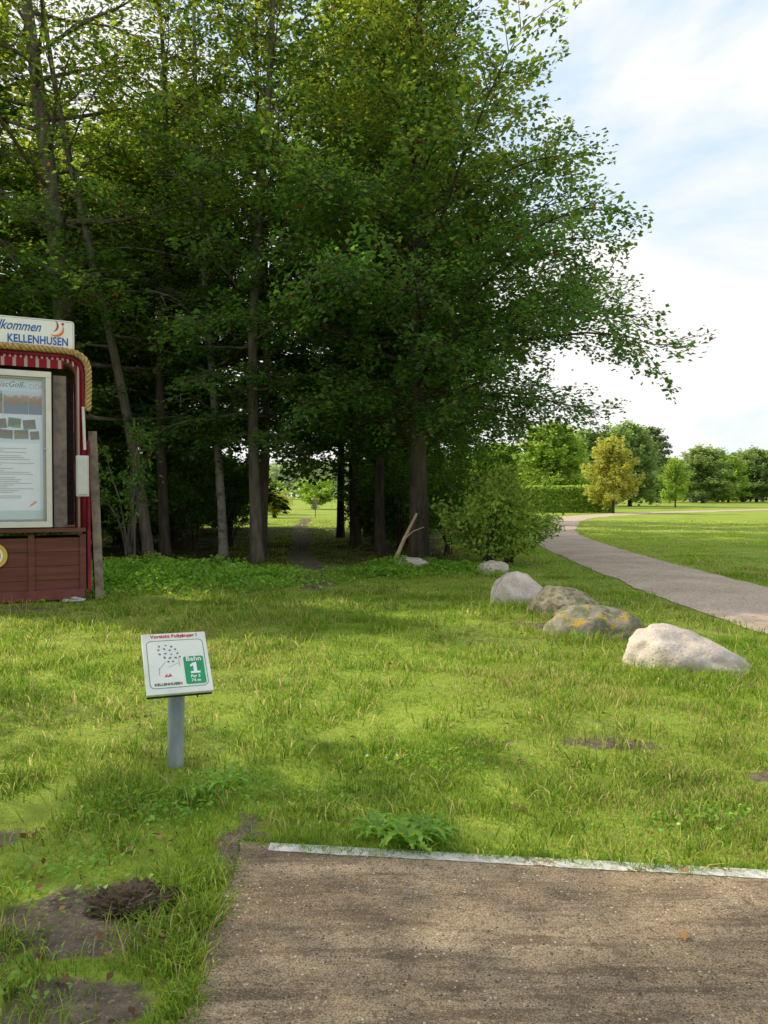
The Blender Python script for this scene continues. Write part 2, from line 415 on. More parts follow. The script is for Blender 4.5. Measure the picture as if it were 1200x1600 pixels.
me = np_mesh('grass', np.concatenate(V), np.concatenate(F), cols={'Col': np.concatenate(C)})
t = NT('grass_blade'); c = t.attr('Col', 'Color')
d = t.N('ShaderNodeBsdfDiffuse'); t.L(c, d.inputs['Color'])
tr = t.N('ShaderNodeBsdfTranslucent'); hs = t.N('ShaderNodeHueSaturation'); hs.inputs['Value'].default_value = 1.75
t.L(c, hs.inputs['Color']); t.L(hs.outputs[0], tr.inputs['Color'])
ms = t.N('ShaderNodeMixShader'); ms.inputs[0].default_value = .5
t.L(d.outputs[0], ms.inputs[1]); t.L(tr.outputs[0], ms.inputs[2]); t.L(ms.outputs[0], t.out.inputs['Surface'])
M_grass = t.m
add('grass', me, M_grass, kind='stuff', label='short green grass with dry tufts covering the lawn', category='grass')

# ------------------------------------------------------------ foliage generator
def leaf_quads(C, A, N, L, W):
    A = A / (np.linalg.norm(A, axis=1)[:, None] + 1e-9)
    B = np.cross(N, A); B /= np.linalg.norm(B, axis=1)[:, None] + 1e-9
    N2 = np.cross(A, B)
    L = L[:, None]; W = W[:, None]
    V = np.stack([C - A * L * .5, C + B * W * .5 + N2 * L * .08 + A * L * .05, C + A * L * .5 - N2 * L * .1, C - B * W * .5 + N2 * L * .08 + A * L * .05], 1).reshape(-1, 3)
    F = np.arange(len(C) * 4).reshape(-1, 4)
    return V, F
def crown_mesh(name, C, A, rg, size, tilt=.55, ratio=.62):
    n = len(C)
    N = np.stack([rg.normal(0, tilt, n), rg.normal(0, tilt, n), np.ones(n)], 1)
    L = size * rg.uniform(.6, 1.25, n)
    V, F = leaf_quads(C, A, N, L, L * ratio)
    return np_mesh(name, V, F, {'rnd': np.repeat(rg.random(n), 4)})

def gen_tree(name, seed, H, r0, cb, R, prof, n_limbs=50, dens=40, size=.11, lean=(0, 0), wander=.25, bias=(1, 0, .0), top=.98, up=(10, 60), droop=.25, spread=.3, zj=.09, sv=.3, tilt=.65, pw=.9):
    rg = np.random.default_rng(seed)
    K = 14; tz = np.linspace(0, 1, K)
    ph = rg.uniform(0, 6, 4)
    def tp(u):
        u = np.asarray(u, float)
        wx = lean[0] * u ** 1.15 + wander * u * np.sin(ph[0] + u * 5) * .6 - wander * u * np.sin(ph[0]) * .6
        wy = lean[1] * u + wander * u * np.sin(ph[1] + u * 4) * .6
        return np.stack([wx, wy, u * H], -1)
    P = tp(tz); P[0, 2] = -.15
    rad = r0 * (1 - tz * .93) ** .8; rad[0] = r0 * 1.35
    P = np.insert(P, 1, tp(np.array([.025]))[0], 0); rad = np.insert(rad, 1, r0 * 1.05)
    trunk = [(P, rad)]; limbs = []; subs = []
    C = []; A = []
    xs_, ys_ = zip(*prof)
    for k in range(n_limbs):
        u = ((k + rg.random()) / n_limbs) ** pw
        zf = (cb + (H * top - cb) * u) / H
        az = k * 2.39996 + rg.normal(0, .35)
        d = np.array([math.cos(az), math.sin(az)])
        f = 1 - bias[2] * .5 + bias[2] * .5 * (d[0] * bias[0] + d[1] * bias[1])
        Lm = R * np.interp(u, xs_, ys_) * rg.uniform(.7, 1.06) * f
        if Lm < .3: continue
        el = math.radians(up[0] + (up[1] - up[0]) * u + rg.normal(0, 8))
        p = tp(np.array(zf)); dirv = np.array([d[0] * math.cos(el), d[1] * math.cos(el), math.sin(el)])
        pts = [p]; n = 8; st = Lm / n
        for q in range(n):
            pts.append(pts[-1] + dirv * st)
            dirv = dirv + np.array([rg.normal(0, .1), rg.normal(0, .1), rg.normal(0, .06) - droop * (1 - u) / n * (q - 2)])
            dirv /= np.linalg.norm(dirv)
        pts = np.array(pts); r1 = max(.012, r0 * .3 * (1 - zf * .75) * min(1.3, Lm / R + .3))
        limbs.append((pts, np.linspace(r1, .006, n + 1)))
        ns = max(5, int(Lm * 4.2))
        for s in range(ns):
            sp = .15 + .85 * (s + rg.random()) / ns
            fi = sp * n; i0 = min(int(fi), n - 1); pp = pts[i0] + (pts[i0 + 1] - pts[i0]) * (fi - i0)
            dd = pts[i0 + 1] - pts[i0]; dd = dd / np.linalg.norm(dd)
            sd = np.cross(dd, [0, 0, 1.]); sd /= np.linalg.norm(sd) + 1e-9
            sg = 1 if s % 2 else -1
            ang = rg.uniform(.5, 1.2)
            sub = dd * math.cos(ang) + sd * sg * math.sin(ang) + np.array([0, 0, rg.normal(.0, sv)])
            sub /= np.linalg.norm(sub)
            SL = min(1.7, .30 * Lm) * (1.15 - .65 * sp) * rg.uniform(.6, 1.25) + .3
            e = pp + sub * SL + np.array([0, 0, -droop * .25 * SL])
            mid = (pp + e) / 2 + np.array([0, 0, .04 * SL])
            subs.append((np.array([pp, mid, e]), np.array([.012, .007, .003])))
            nl = int(dens * SL * rg.uniform(.5, 1.3))
            if nl < 1: continue
            tt = rg.random(nl) ** .8
            q = pp + (e - pp) * tt[:, None]
            s2 = np.cross(sub, [0, 0, 1.]); s2 /= np.linalg.norm(s2) + 1e-9
            off = rg.uniform(-1, 1, nl) * spread * (1.1 - .7 * tt)
            q = q + s2 * off[:, None] + np.stack([rg.normal(0, .05, nl), rg.normal(0, .05, nl), rg.normal(0, zj, nl) - np.abs(off) * .2], 1)
            C.append(q); A.append(sub[None] * .8 + s2[None] * np.sign(off)[:, None] * .9 + rg.normal(0, .35, (nl, 3)))
    C = np.concatenate(C); A = np.concatenate(A)
    ok = C[:, 2] > .15; C = C[ok]; A = A[ok]
    tm = tubes_mesh(name + '_trunk', [(trunk, 12), (limbs, 6), (subs, 3)])
    cm = crown_mesh(name + '_crown', C, A, rg, size, tilt)
    return tm, cm

def place_tree(tm, cm, x, y, rotz=0, sc=1.0, bark=None, leaf=None, name='deciduous_tree', label='', category='tree', group=None):
    e = bpy.data.objects.new(name, None); col.objects.link(e); e.location = (x, y, hz(x, y)); e.rotation_euler = (0, 0, rotz)
    e.scale = sc if hasattr(sc, '__len__') else (sc,) * 3
    e.empty_display_size = .3
    e['label'] = label; e['category'] = category
    if group: e['group'] = group
    for nm, m, mt in (('trunk', tm, bark), ('crown', cm, leaf)):
        o = bpy.data.objects.new(nm, m); col.objects.link(o); o.parent = e
        if len(m.materials) == 0: m.materials.append(mt)
        if m.materials[0] != mt:
            o.material_slots[0].link = 'OBJECT'; o.material_slots[0].material = mt
    return e

# main beech
tm, cm = gen_tree('beech', 7, 16.5, .24, 3.0, 6.4, [(0, .6), (.05, .82), (.16, 1.0), (.3, .95), (.4, .68), (.55, .42), (.75, .28), (1, .1)], n_limbs=145, dens=58, size=.13, lean=(-.25, 0), bias=(1, 0, .12), up=(0, 56), droop=.38, spread=.36, zj=.13, sv=.38, pw=1.05)
place_tree(tm, cm, .85, 18.6, 0, 1, M_bark, M_leaf_main, 'beech_tree', 'large spreading beech with backlight tint painted on its top and grey-brown trunk')
full = [(0, .6), (.15, .95), (.4, 1), (.7, .75), (1, .2)]
VA = gen_tree('wood_a', 21, 18, .14, 2.6, 3.5, full, n_limbs=60, dens=36, size=.145, lean=(-.9, 0), wander=.8, up=(-12, 55), droop=.5)
VD = gen_tree('wood_d', 27, 17.5, .15, 2.3, 3.1, full, n_limbs=62, dens=42, size=.14, lean=(-.5, 0), wander=.9, up=(-12, 55), droop=.5)
VB = gen_tree('wood_b', 22, 17.5, .2, 1.6, 4.7, full, n_limbs=78, dens=31, size=.2, wander=.7, up=(-10, 55), droop=.6)
VC = gen_tree('wood_c', 23, 17, .17, 2.0, 4.3, full, n_limbs=74, dens=31, size=.2, wander=1.0, up=(-8, 55), droop=.55)
VL = gen_tree('lean', 24, 16, .13, 3.0, 3.0, full, n_limbs=40, dens=26, size=.12, lean=(-2.6, 0), wander=.5, up=(-10, 50), droop=.5)
VS = gen_tree('stout', 25, 18, .28, 3.4, 4.3, full, n_limbs=50, dens=26, size=.13, lean=(-1.0, 0), wander=.5, up=(-8, 50), droop=.5)
VK = gen_tree('birch', 26, 17, .11, 2.6, 2.6, full, n_limbs=44, dens=26, size=.11, lean=(-.9, 0), wander=.45, up=(-8, 60), droop=.8)
G = 'trees of the dense wood'
def wt(v, x, y, r, s, bark, leaf, label): place_tree(v[0], v[1], x, y, r, s, bark, leaf, 'woodland_tree', label, 'tree', G)
wt(VD, -.1, 21, 1.9, .98, M_bark, M_leaf_wood, 'slender dark trunked tree beside the spreading beech')
wt(VC, -1.7, 30, .4, (.9, .9, 1.1), M_bark, M_leaf_wood, 'dark tree standing at the edge of the woodland trail')
wt(VD, -3.05, 18.4, .2, 1.0, M_bark_grey, M_leaf_main, 'grey trunked tree at the front of the wood')
wt(VA, -3.1, 19.4, 2.6, .92, M_bark, M_leaf_wood, 'thin dark tree growing close against its neighbour')
wt(VK, -4.1, 19.6, 0, 1.05, M_birch, M_leaf_wood, 'slim birch with pale patchy bark')
wt(VA, -5.65, 19.8, .3, .98, M_bark, M_leaf_wood, 'dark tree with slightly leaning trunk')
wt(VL, -5.7, 18.6, 0, 1.05, M_bark_grey, M_leaf_wood, 'thin tree leaning steeply among the other trunks')
wt(VS, -7.3, 18.2, 0, 1.05, M_bark_grey, M_leaf_wood, 'stout brown trunked tree behind the notice kiosk')
rr = random.Random(5)
back = [(-10.5, 20, .82), (-13.5, 21.5, .8), (-9.2, 23.5, .78), (-7.2, 25.5, .85), (-.9, 24.5, 1.05), (-6.3, 23.6, .76), (.7, 25.5, 1.05), (-12, 27, .9), (-9.2, 29.5, .85), (.8, 31, 1.05), (.1, 37, 1.1), (-9.2, 35, .95), (-14.5, 33, .95), (2.2, 44, 1), (-19, 26, .9), (-17, 21, .8), (1.5, 51, 1)]
for k, (x, y, sz_) in enumerate(back):
    v = VB if k % 2 else VC
    s = rr.uniform(.9, 1.08)
    wt(v, x, y, rr.uniform(0, 6.28), (s, s, sz_), M_bark, M_leaf_wood, 'tall leafy tree deep in the shaded wood')
for x, y, s in [(-11.0, 14.4, .55), (-10.8, 7.0, .85), (-14.5, 6.3, .8)]:  # trees out of view on the left, added to shade the lawn
    wt(VA, x, y, x, s, M_bark, M_leaf_wood, 'unseen leafy tree put beside the lawn to shade it')

# ------------------------------------------------------------ bushes
def gen_bush(name, seed, H, R, stems, nleaf, size, stem_r=.02, hollow=.25):
    rg = np.random.default_rng(seed); paths = []; C = []; A = []
    for s in range(stems):
        az = rg.uniform(0, 6.28); out = R * rg.uniform(.2, 1.0) ; h = H * rg.uniform(.55, 1.0) * (1 - .35 * (out / R) ** 2)
        u = np.linspace(0, 1, 7)
        P = np.stack([np.cos(az) * out * u ** 1.3 + rg.normal(0, .03, 7), np.sin(az) * out * u ** 1.3 + rg.normal(0, .03, 7), h * u ** .8], 1); P[0] = (rg.normal(0, .08), rg.normal(0, .08), -.05)
        paths.append((P, np.linspace(stem_r, .004, 7)))
        for b in range(9):
            f = rg.uniform(hollow, 1) * 6; i0 = min(int(f), 5); p = P[i0] + (P[i0 + 1] - P[i0]) * (f - i0)
            dv = rg.normal(0, 1, 3) * [1, 1, .5] + [math.cos(az) * .5, math.sin(az) * .5, .3]; dv /= np.linalg.norm(dv)
            Lb = rg.uniform(.15, .45) * R
            e = p + dv * Lb; paths.append((np.array([p, (p + e) / 2, e]), np.array([stem_r * .35, .005, .003])))
            n = max(2, int(nleaf / stems / 9))
            t_ = rg.random(n); q = p + (e - p) * t_[:, None] + rg.normal(0, .12 * Lb + .03, (n, 3))
            C.append(q); A.append(dv[None] + rg.normal(0, .6, (n, 3)))
    C = np.concatenate(C); A = np.concatenate(A); ok = C[:, 2] > .02
    return tubes_mesh(name + '_stems', [(paths, 5)]), crown_mesh(name + '_leaves', C[ok], A[ok], rg, size, .7)
def place_bush(b, x, y, r, s, leaf, label, group=None, name='bush', bark=None, cat='bush'):
    e = bpy.data.objects.new(name, None); col.objects.link(e); e.location = (x, y, hz(x, y)); e.rotation_euler = (0, 0, r); e.scale = s if hasattr(s, '__len__') else (s,) * 3
    e['label'] = label; e['category'] = cat
    if group: e['group'] = group
    for nm, m, mt in (('stems', b[0], bark or M_bark), ('foliage', b[1], leaf)):
        o = bpy.data.objects.new(nm, m); col.objects.link(o); o.parent = e
        if len(m.materials) == 0: m.materials.append(mt)
        if m.materials[0] != mt: o.material_slots[0].link = 'OBJECT'; o.material_slots[0].material = mt
    return e
B1 = gen_bush('bush1', 31, 2.4, 1.6, 26, 6200, .125)
B2 = gen_bush('bush2', 32, 2.0, 1.5, 24, 6000, .13)
B3 = gen_bush('bush3', 33, 3.4, 1.0, 9, 900, .1, .03, .45)
B5 = gen_bush('bush5', 35, 4.2, 2.4, 34, 7500, .24)
B6 = gen_bush('bush6', 36, 4.4, 2.0, 22, 4600, .14, .025, .3)
place_bush(B1, 2.35, 17.3, 0, (.95, .95, 1.0), M_leaf_hedge, 'bright green loose bush at the foot of the beech')
place_bush(B1, 3.0, 18.4, 2, (.75, .75, .76), M_leaf_bright, 'leafy green bush beside the gravel path')
place_bush(B3, -5.15, 15.6, 1, 1, M_leaf_bush, 'sparse shrub with pale bent branches beside the kiosk', bark=M_bark_grey)
GU = 'undergrowth shrubs of the wood'
under = [(-9, 21), (-7.2, 22.5), (-7.6, 28), (-11, 24), (-9, 26), (.2, 28), (.6, 23.8), (1.4, 28), (-8.4, 33), (-7, 26.5), (2.0, 36), (-13, 30), (.2, 39), (-9.5, 17.2), (-8.2, 16.6), (-12, 18.5), (-.2, 34), (-.3, 25.5)]
for k, (x, y) in enumerate(under):
    place_bush(B2, x, y, k * 1.7, rr.uniform(.8, 1.4), M_leaf_bush, 'shaded shrub growing under the woodland trees', GU)
for k, (x, y) in enumerate([(-6.7, 20.6), (-5.3, 21.5), (-8.6, 19.8), (1.7, 20.5), (.5, 22.5), (-10.5, 17.6), (3.0, 22.5), (-4.9, 24.5), (-.2, 26.5)]):
    place_bush(B6, x, y, k * 1.3, rr.uniform(.65, .85), M_leaf_bush, 'thin leafy sapling clump between the front trunks', GU)
for k, (x, y) in enumerate([(-24, 42), (-21, 46), (-18, 44), (-15.5, 47), (-13, 44), (-12, 49), (-10.6, 45), (.2, 46), (1.4, 48), (-17, 38), (-9.2, 31), (-11, 37), (-13, 34), (-19.5, 34), (-16, 28), (.8, 35), (1.8, 40), (1.0, 29), (-7.6, 38), (-7.0, 33)]):
    place_bush(B5, x, y, k * 1.3, rr.uniform(.75, 1.0), M_leaf_wood, 'tall hazel-like shrub closing the back of the wood', GU)
place_bush(B2, -8.0, 56, 1, (1.1, 1.1, 1.2), M_leaf_yellow, 'sunlit yellow-green bush beyond the end of the trail')  # sunlit yellow put into the leaf colour
place_bush(B5, -11.5, 66, 2, (1.2, 1.2, .9), M_leaf_hedge, 'bright green bush beyond the end of the trail')  # both green bushes brightened in leaf colour to look sunlit
place_bush(B5, -8.4, 92, 2, (1.5, 1.5, 1.0), M_leaf_hedge, 'bright green bush beyond the end of the trail')

def herb(name, regions, size, seed, label):
    rg = np.random.default_rng(seed); C = []; A = []
    for cx, cy, rx, ry, n, h in regions:
        x = cx + rg.normal(0, rx * .5, n); y = cy + rg.normal(0, ry * .5, n)
        hh = h * (.3 + .9 * vnoise(x, y, .35, seed)) * np.exp(-((x - cx) / rx) ** 2 * .6 - ((y - cy) / ry) ** 2 * .8); z = height(x, y) + .02 + hh * rg.uniform(.2, 1, n)
        C.append(np.stack([x, y, z], 1)); A.append(rg.normal(0, 1, (n, 3)) * [1, 1, .5])
    C = np.concatenate(C); A = np.concatenate(A)
    return add(name, crown_mesh(name, C, A, rg, size, .6), M_leaf_herb, kind='stuff', label=label, category='weeds')
herb('weed_bank', [(-4.2, 14.5, 2.0, 1.8, 10000, .5), (-2.6, 14.6, 1.4, 1.6, 4200, .3), (-6.2, 15.2, 1.3, 1.2, 4000, .5), (.7, 16.8, 1.1, .9, 3400, .34), (1.6, 16.4, 1.0, .8, 2200, .28), (.1, 16.0, 1.0, .8, 1800, .22)], .08, 5, 'low nettles and ground elder along the wood edge')
herb('clover_patches', [(-1.15, 3.8, .35, .25, 350, .09), (-.75, 4.1, .5, .25, 350, .1), (1.6, 3.75, .5, .2, 250, .06), (-1.3, 3.2, .3, .3, 220, .07), (.3, 4.6, .6, .25, 260, .06), (2.6, 7.0, .4, .3, 300, .14), (-1.4, 2.4, .4, .3, 200, .05)], .03, 6, 'small broad-leaved weeds between the grass')

def rosette(x, y, n, L, seed, label, group='dandelion plants'):
    rg = np.random.default_rng(seed); V = []; F = []; off = 0
    for k in range(n):
        az = rg.uniform(0, 6.28); l = L * rg.uniform(.6, 1.1); lift = rg.uniform(.15, .7)
        u = np.linspace(0, 1, 14); wv = .017 * l / .2 * np.sin(np.pi * np.clip(u * .92 + .06, 0, 1)) * (1 + .7 * np.where(np.arange(14) % 2, 1, -1)) + .0025
        r = l * u; zz = lift * l * np.sin(u * 2.3) * .8 + .015; az2 = az + u * rg.normal(0, .25)
        cx = np.cos(az2) * r; cy = np.sin(az2) * r; sx = -np.sin(az) * wv; sy = np.cos(az) * wv
        v = np.stack([np.stack([cx - sx, cy - sy, zz + wv * .4], 1), np.stack([cx + sx, cy + sy, zz + wv * .4], 1)], 1).reshape(-1, 3)
        i = np.arange(13) * 2; f = np.stack([i, i + 1, i + 3, i + 2], 1) + off
        V.append(v); F.append(f); off += 28
    me = np_mesh('leaves', np.concatenate(V), np.concatenate(F), {'rnd': rg.random(off) * .9})
    add('dandelion_plant', me, M_leaf_herb, label=label, category='weed', group=group, loc=(x, y, hz(x, y)))
rosette(.1, 3.47, 34, .18, 1, 'large jagged-leaved dandelion growing over the pad edge')
rosette(-.02, 3.58, 26, .16, 2, 'large jagged-leaved dandelion growing over the pad edge')
rosette(.22, 3.54, 22, .15, 3, 'large jagged-leaved dandelion growing over the pad edge')
rosette(-.85, 4.1, 16, .17, 4, 'jagged-leaved dandelion near the sign post')
rosette(-1.02, 4.0, 14, .15, 7, 'jagged-leaved dandelion near the sign post')

rg = np.random.default_rng(77)
x = np.concatenate([rg.uniform(-14, 2.5, 4300), rg.uniform(-5, 4, 800), rg.uniform(-1.9, -.7, 60)]); y = np.concatenate([rg.uniform(15, 45, 4300), rg.uniform(2.2, 14, 800), rg.uniform(2.1, 3.6, 60)])
k = (pad_in(x, y) < 0) | (rg.random(len(x)) < .1); x = x[k]; y = y[k]
C = np.stack([x, y, height(x, y) + np.where(y > 15, .02, .025)], 1)
me = crown_mesh('fallen_leaves', C, rg.normal(0, 1, (len(C), 3)) * [1, 1, .2], rg, .045, .4)
t = NT('dead_leaf'); t.base(t.ramp(t.attr('rnd'), [(0, (.09, .045, .02)), (.6, (.2, .11, .05)), (1, (.36, .2, .08))]), .8, .2)
add('fallen_leaves', me, t.m, kind='stuff', label='scattered dry brown leaves on lawn and wood floor', category='leaves')

def lump(name, seed, sx, sy, sz, sub=5, amp=.25, freq=1.6, rough=.05, skew=0, facet=0):
    from mathutils import noise as mn
    bm = bmesh.new(); bmesh.ops.create_icosphere(bm, subdivisions=sub, radius=1)
    o = Vector((seed * 7.3, seed * 3.1, seed * 1.7))
    for v in bm.verts:
        p = v.co.copy(); d = mn.noise(p * freq * .6 + o) * amp * 1.3 + mn.noise(p * freq * 1.6 + o) * amp * .8 + mn.noise(p * freq * 5 + o) * amp * rough * 3 + mn.noise(p * 22 + o) * rough * .25
        if facet:
            vd = mn.voronoi(p * 1.3 + o)[0]; d += facet * (vd[1] - vd[0] - .3)
        q = p * (1 + d)
        zz = max(q.z, -.5) * sz * (1 - skew * q.x)
        v.co = Vector((q.x * sx, q.y * sy, zz))
    for f in bm.faces: f.smooth = True
    me = bpy.data.meshes.new(name); bm.to_mesh(me); bm.free(); return me
M_soil = flat_mat('clod_soil', (.1, .073, .05), .95, .1, 0, .5, 12, .8)
add('soil_mound', lump('soil_mound', 3, .15, .12, .06, 6, .3, 2.4, .4), M_soil, label='small dark heap of loose soil in the grass', category='soil heap', loc=(-.98, 2.95, hz(-.98, 2.95)))
def rock_mat(name, a, b, lichen=None, amt=.55):
    t = NT(name)
    n = t.noise(5, 8, rough=.65)
    c = t.ramp(n, [(.3, a), (.7, b)])
    c = t.mix(t.ramp(t.noise(55, 3), [(.58, 0.), (.68, .6)]), c, (.12, .1, .09))
    c = t.mix(t.ramp(t.noise(2.2, 6), [(.52, 0.), (.68, .45)]), c, tuple(v * .55 for v in a))
    if lichen:
        c = t.mix(t.ramp(t.noise(9, 6, rough=.7, stretch=(1, 1.2, 1)), [(.46, 0.), (.55, .8)]), c, (.11, .14, .06))
        c = t.mix(t.ramp(t.noise(6, 8, rough=.75), [(amt, 0.), (amt + .05, .9)]), c, lichen)
    t.base(c, .9, .2); t.bump(t.math('ADD', n, t.math('MULTIPLY', t.noise(40, 5), .35)), .7, .03); return t.m
M_r1 = rock_mat('pale_granite', (.42, .35, .3), (.68, .6, .53))
M_r2 = rock_mat('mossy_granite', (.19, .165, .13), (.37, .33, .27), (.46, .28, .03), .54)
M_r3 = rock_mat('brown_granite', (.27, .205, .14), (.5, .41, .31), (.3, .27, .12), .64)
GR = 'boulders lining the lawn'
def rock(mat, seed, x, y, s, rz, label, tilt=0, skew=0, amp=.16, facet=.1):
    add('boulder', lump('boulder', seed, *s, 5, amp, 1.1, .09, skew, facet), mat, label=label, category='rock', group=GR, loc=(x, y, s[2] * .08), rot=(0, tilt, rz))
rock(M_r1, 4, 2.8, 7.1, (.57, .4, .31), -.35, 'large pale granite boulder with sloping end', .08, .32, .2, .12)
rock(M_r2, 5, 2.44, 8.8, (.56, .44, .34), -.15, 'dark domed boulder with patchy orange lichen')
rock(M_r3, 8, 2.42, 10.3, (.52, .42, .32), -.5, 'low brown boulder partly sunk in grass', .14)
rock(M_r1, 11, 2.06, 11.3, (.48, .38, .4), .1, 'rounded pale boulder with greenish base', .12, .3)
rock(M_r1, 14, 2.3, 16.2, (.36, .26, .22), .4, 'small pale boulder near the bush')
add('flat_stone', lump('flat_stone', 17, .42, .2, .16, 4, .15, 1.2, .08, 0, .12), M_r1, label='small flat pale stone at the foot of the beech', category='rock', loc=(.6, 16.8, .1))

P = np.array([(0, 0, -.05), (.12, 0, .3), (.25, .05, .6), (.42, .05, .95), (.55, .1, 1.2)])
P2 = np.array([(.25, .05, .6), (.45, -.1, .8), (.7, -.12, .9)])
me = tubes_mesh('branch', [([(P, [.05, .047, .042, .035, .028]), (P2, [.02, .015, .008])], 8)])
add('broken_branch', me, flat_mat('bare_wood', (.5, .38, .24), .8, .2, 0, .3, 8, .4), label='pale bare branch stuck upright leaning by the beech', category='branch', loc=(.2, 17.4, 0))

# ------------------------------------------------------------ text helper
def text_mesh(body, size, align='CENTER', shear=0, sx=1.0, bold=0.0, extr=.001, spacing=1.0):
    cu = bpy.data.curves.new('t', 'FONT'); cu.body = body; cu.size = size; cu.align_x = align; cu.align_y = 'CENTER'
    cu.shear = shear; cu.extrude = extr; cu.offset = bold; cu.space_character = spacing; cu.resolution_u = 3
    ob = bpy.data.objects.new('t', cu); col.objects.link(ob)
    dg = bpy.context.evaluated_depsgraph_get(); dg.update()
    me = bpy.data.meshes.new_from_object(ob.evaluated_get(dg))
    bpy.data.objects.remove(ob); me.transform(Matrix.Diagonal((sx, 1, 1, 1))); me.materials.clear(); return me
M_blue = flat_mat('blue_ink', (.02, .12, .42), .5, .3, 0, .1)
M_red = flat_mat('red_ink', (.5, .03, .03), .5, .3, 0, .1)
M_orange = flat_mat('orange_ink', (.8, .2, .03), .5, .3, 0, .1)
M_green = flat_mat('green_ink', (.015, .3, .11), .5, .3, 0, .1)
M_dark = flat_mat('dark_ink', (.04, .06, .06), .5, .3, 0, .1)
M_grey_ink = flat_mat('grey_ink', (.3, .31, .33), .5, .3, 0, .1)
M_white = flat_mat('white_print', (.8, .8, .78), .4, .4, 0, .05)

# ------------------------------------------------------------ tee sign
sg = bpy.data.objects.new('tee_sign', None); col.objects.link(sg); sg.location = (-1.225, 4.48, hz(-1.235, 4.48)); sg.rotation_euler = (0, R_(1), R_(24))
sg['label'] = 'small tilted white hole-number sign on a steel post'; sg['category'] = 'sign'
P = np.array([(0, 0, -.1), (0, 0, .2), (0, 0, .45), (0, 0, .56)])
t = NT('galvanised_steel'); t.base(t.ramp(t.noise(9, 5, stretch=(1, 1, .4)), [(.3, (.22, .27, .33)), (.7, (.45, .5, .55))]), .5, .5, .55); t.bump(t.noise(60, 3), .2, .003); M_steel = t.m
me = tubes_mesh('post', [([(P, [.048] * 4)], 24)]); add('post', me, M_steel, parent=sg)
pn = boxes('panel', [(0, 0, 0, .375, .42, .022)], .004)
t = NT('weathered_board'); c = t.ramp(t.noise(7, 6), [(.3, (.6, .61, .55)), (.7, (.78, .79, .74))]); t.base(c, .35, .5); M_board = t.m
panel = add('panel', pn, M_board, parent=sg, loc=(0, 0, .61), rot=(R_(44), 0, 0))
add('backing', boxes('backing', [(0, 0, -.026, .365, .41, .026), (0, -.02, -.06, .12, .16, .04)], .003), flat_mat('board_edge', (.06, .055, .05), .8, .2), parent=panel)
Z = .0125
def flat_on(parent, nm, me, mat, x, y, zoff=Z, rot=None):
    return add(nm, me, mat, parent=parent, loc=(x, y, zoff), rot=rot)
flat_on(panel, 'lettering', text_mesh('Vorsicht Fußgänger !', .032, sx=1.02, bold=.0006), M_red, 0, .186)
def rrect_pts(w, h, r, n=6):
    out = []
    for cx, cy, a in ((w / 2 - r, h / 2 - r, 0), (-w / 2 + r, h / 2 - r, 90), (-w / 2 + r, -h / 2 + r, 180), (w / 2 - r, -h / 2 + r, 270)):
        for k in range(n + 1):
            an = R_(a + 90 * k / n); out.append((cx + r * math.cos(an), cy + r * math.sin(an)))
    return out
def ring_mesh(w, h, r, th, z=0):
    o = rrect_pts(w, h, r); i_ = rrect_pts(w - 2 * th, h - 2 * th, max(r - th, .001)); n = len(o)
    V = [(x, y, z) for x, y in o] + [(x, y, z) for x, y in i_]
    F = [(k, (k + 1) % n, n + (k + 1) % n, n + k) for k in range(n)]
    return np_mesh('ring', V, F)
def rrect_mesh(w, h, r, depth=.001):
    bm = bmesh.new(); vs = [bm.verts.new((x, y, 0)) for x, y in rrect_pts(w, h, r)]
    f = bm.faces.new(vs); ex = bmesh.ops.extrude_face_region(bm, geom=[f])
    bmesh.ops.translate(bm, verts=[v for v in ex['geom'] if isinstance(v, bmesh.types.BMVert)], vec=(0, 0, depth))
    bmesh.ops.recalc_face_normals(bm, faces=bm.faces[:])
    me = bpy.data.meshes.new('rr'); bm.to_mesh(me); bm.free(); return me
flat_on(panel, 'map_border', ring_mesh(.33, .33, .03, .0035), M_green, 0, -.008, Z)
flat_on(panel, 'map_field', rrect_mesh(.318, .318, .025, .0006), flat_mat('map_paper', (.72, .74, .66), .4, .4, 0, .08), 0, -.008, .0112)
def blob_mesh(lst, z=0):
    bm = bmesh.new()
    for x, y, rx, ry, a in lst:
        m = Matrix.Translation((x, y, z)) @ Matrix.Rotation(a, 4, 'Z') @ Matrix.Diagonal((rx, ry, 1, 1))
        bmesh.ops.create_circle(bm, cap_ends=True, segments=12, radius=1, matrix=m)
    me = bpy.data.meshes.new('blobs'); bm.to_mesh(me); bm.free(); return me
rb = random.Random(3); bl = []
for x, y in [(-.09, .115), (-.055, .12), (-.02, .11), (-.1, .09), (-.065, .095), (-.035, .085), (0, .09), (-.095, .06), (-.06, .062), (-.03, .055), (.005, .06), (.02, .035), (-.005, .03), (-.04, .03), (-.07, .035), (-.05, .005), (-.02, .005)]:
    bl.append((x + rb.uniform(-.004, .004), y, rb.uniform(.006, .009), rb.uniform(.004, .007), rb.uniform(0, 3)))
flat_on(panel, 'map_symbols', blob_mesh(bl), flat_mat('map_ink', (.14, .17, .2), .5, .3, 0, .1), 0, 0, Z + .0006)
ln = boxes('map_lines', [(-.085, -.02, 0, .07, .0025, .0004, (0, 0, .9)), (-.105, -.06, 0, .05, .0025, .0004, (0, 0, 1.5)), (-.02, -.02, 0, .06, .002, .0004, (0, 0, .4)), (.012, .0, 0, .0025, .07, .0004)])
flat_on(panel, 'map_lines', ln, M_grey_ink, 0, 0, Z + .0006)
flat_on(panel, 'map_marks', blob_mesh([(-.07, -.09, .013, .004, .9), (-.055, -.095, .014, .0045, .2), (-.045, -.088, .013, .004, -.9)]), M_red, 0, 0, Z + .0008)
flat_on(panel, 'number_plate', rrect_mesh(.115, .19, .012), M_green, .095, -.062, Z)
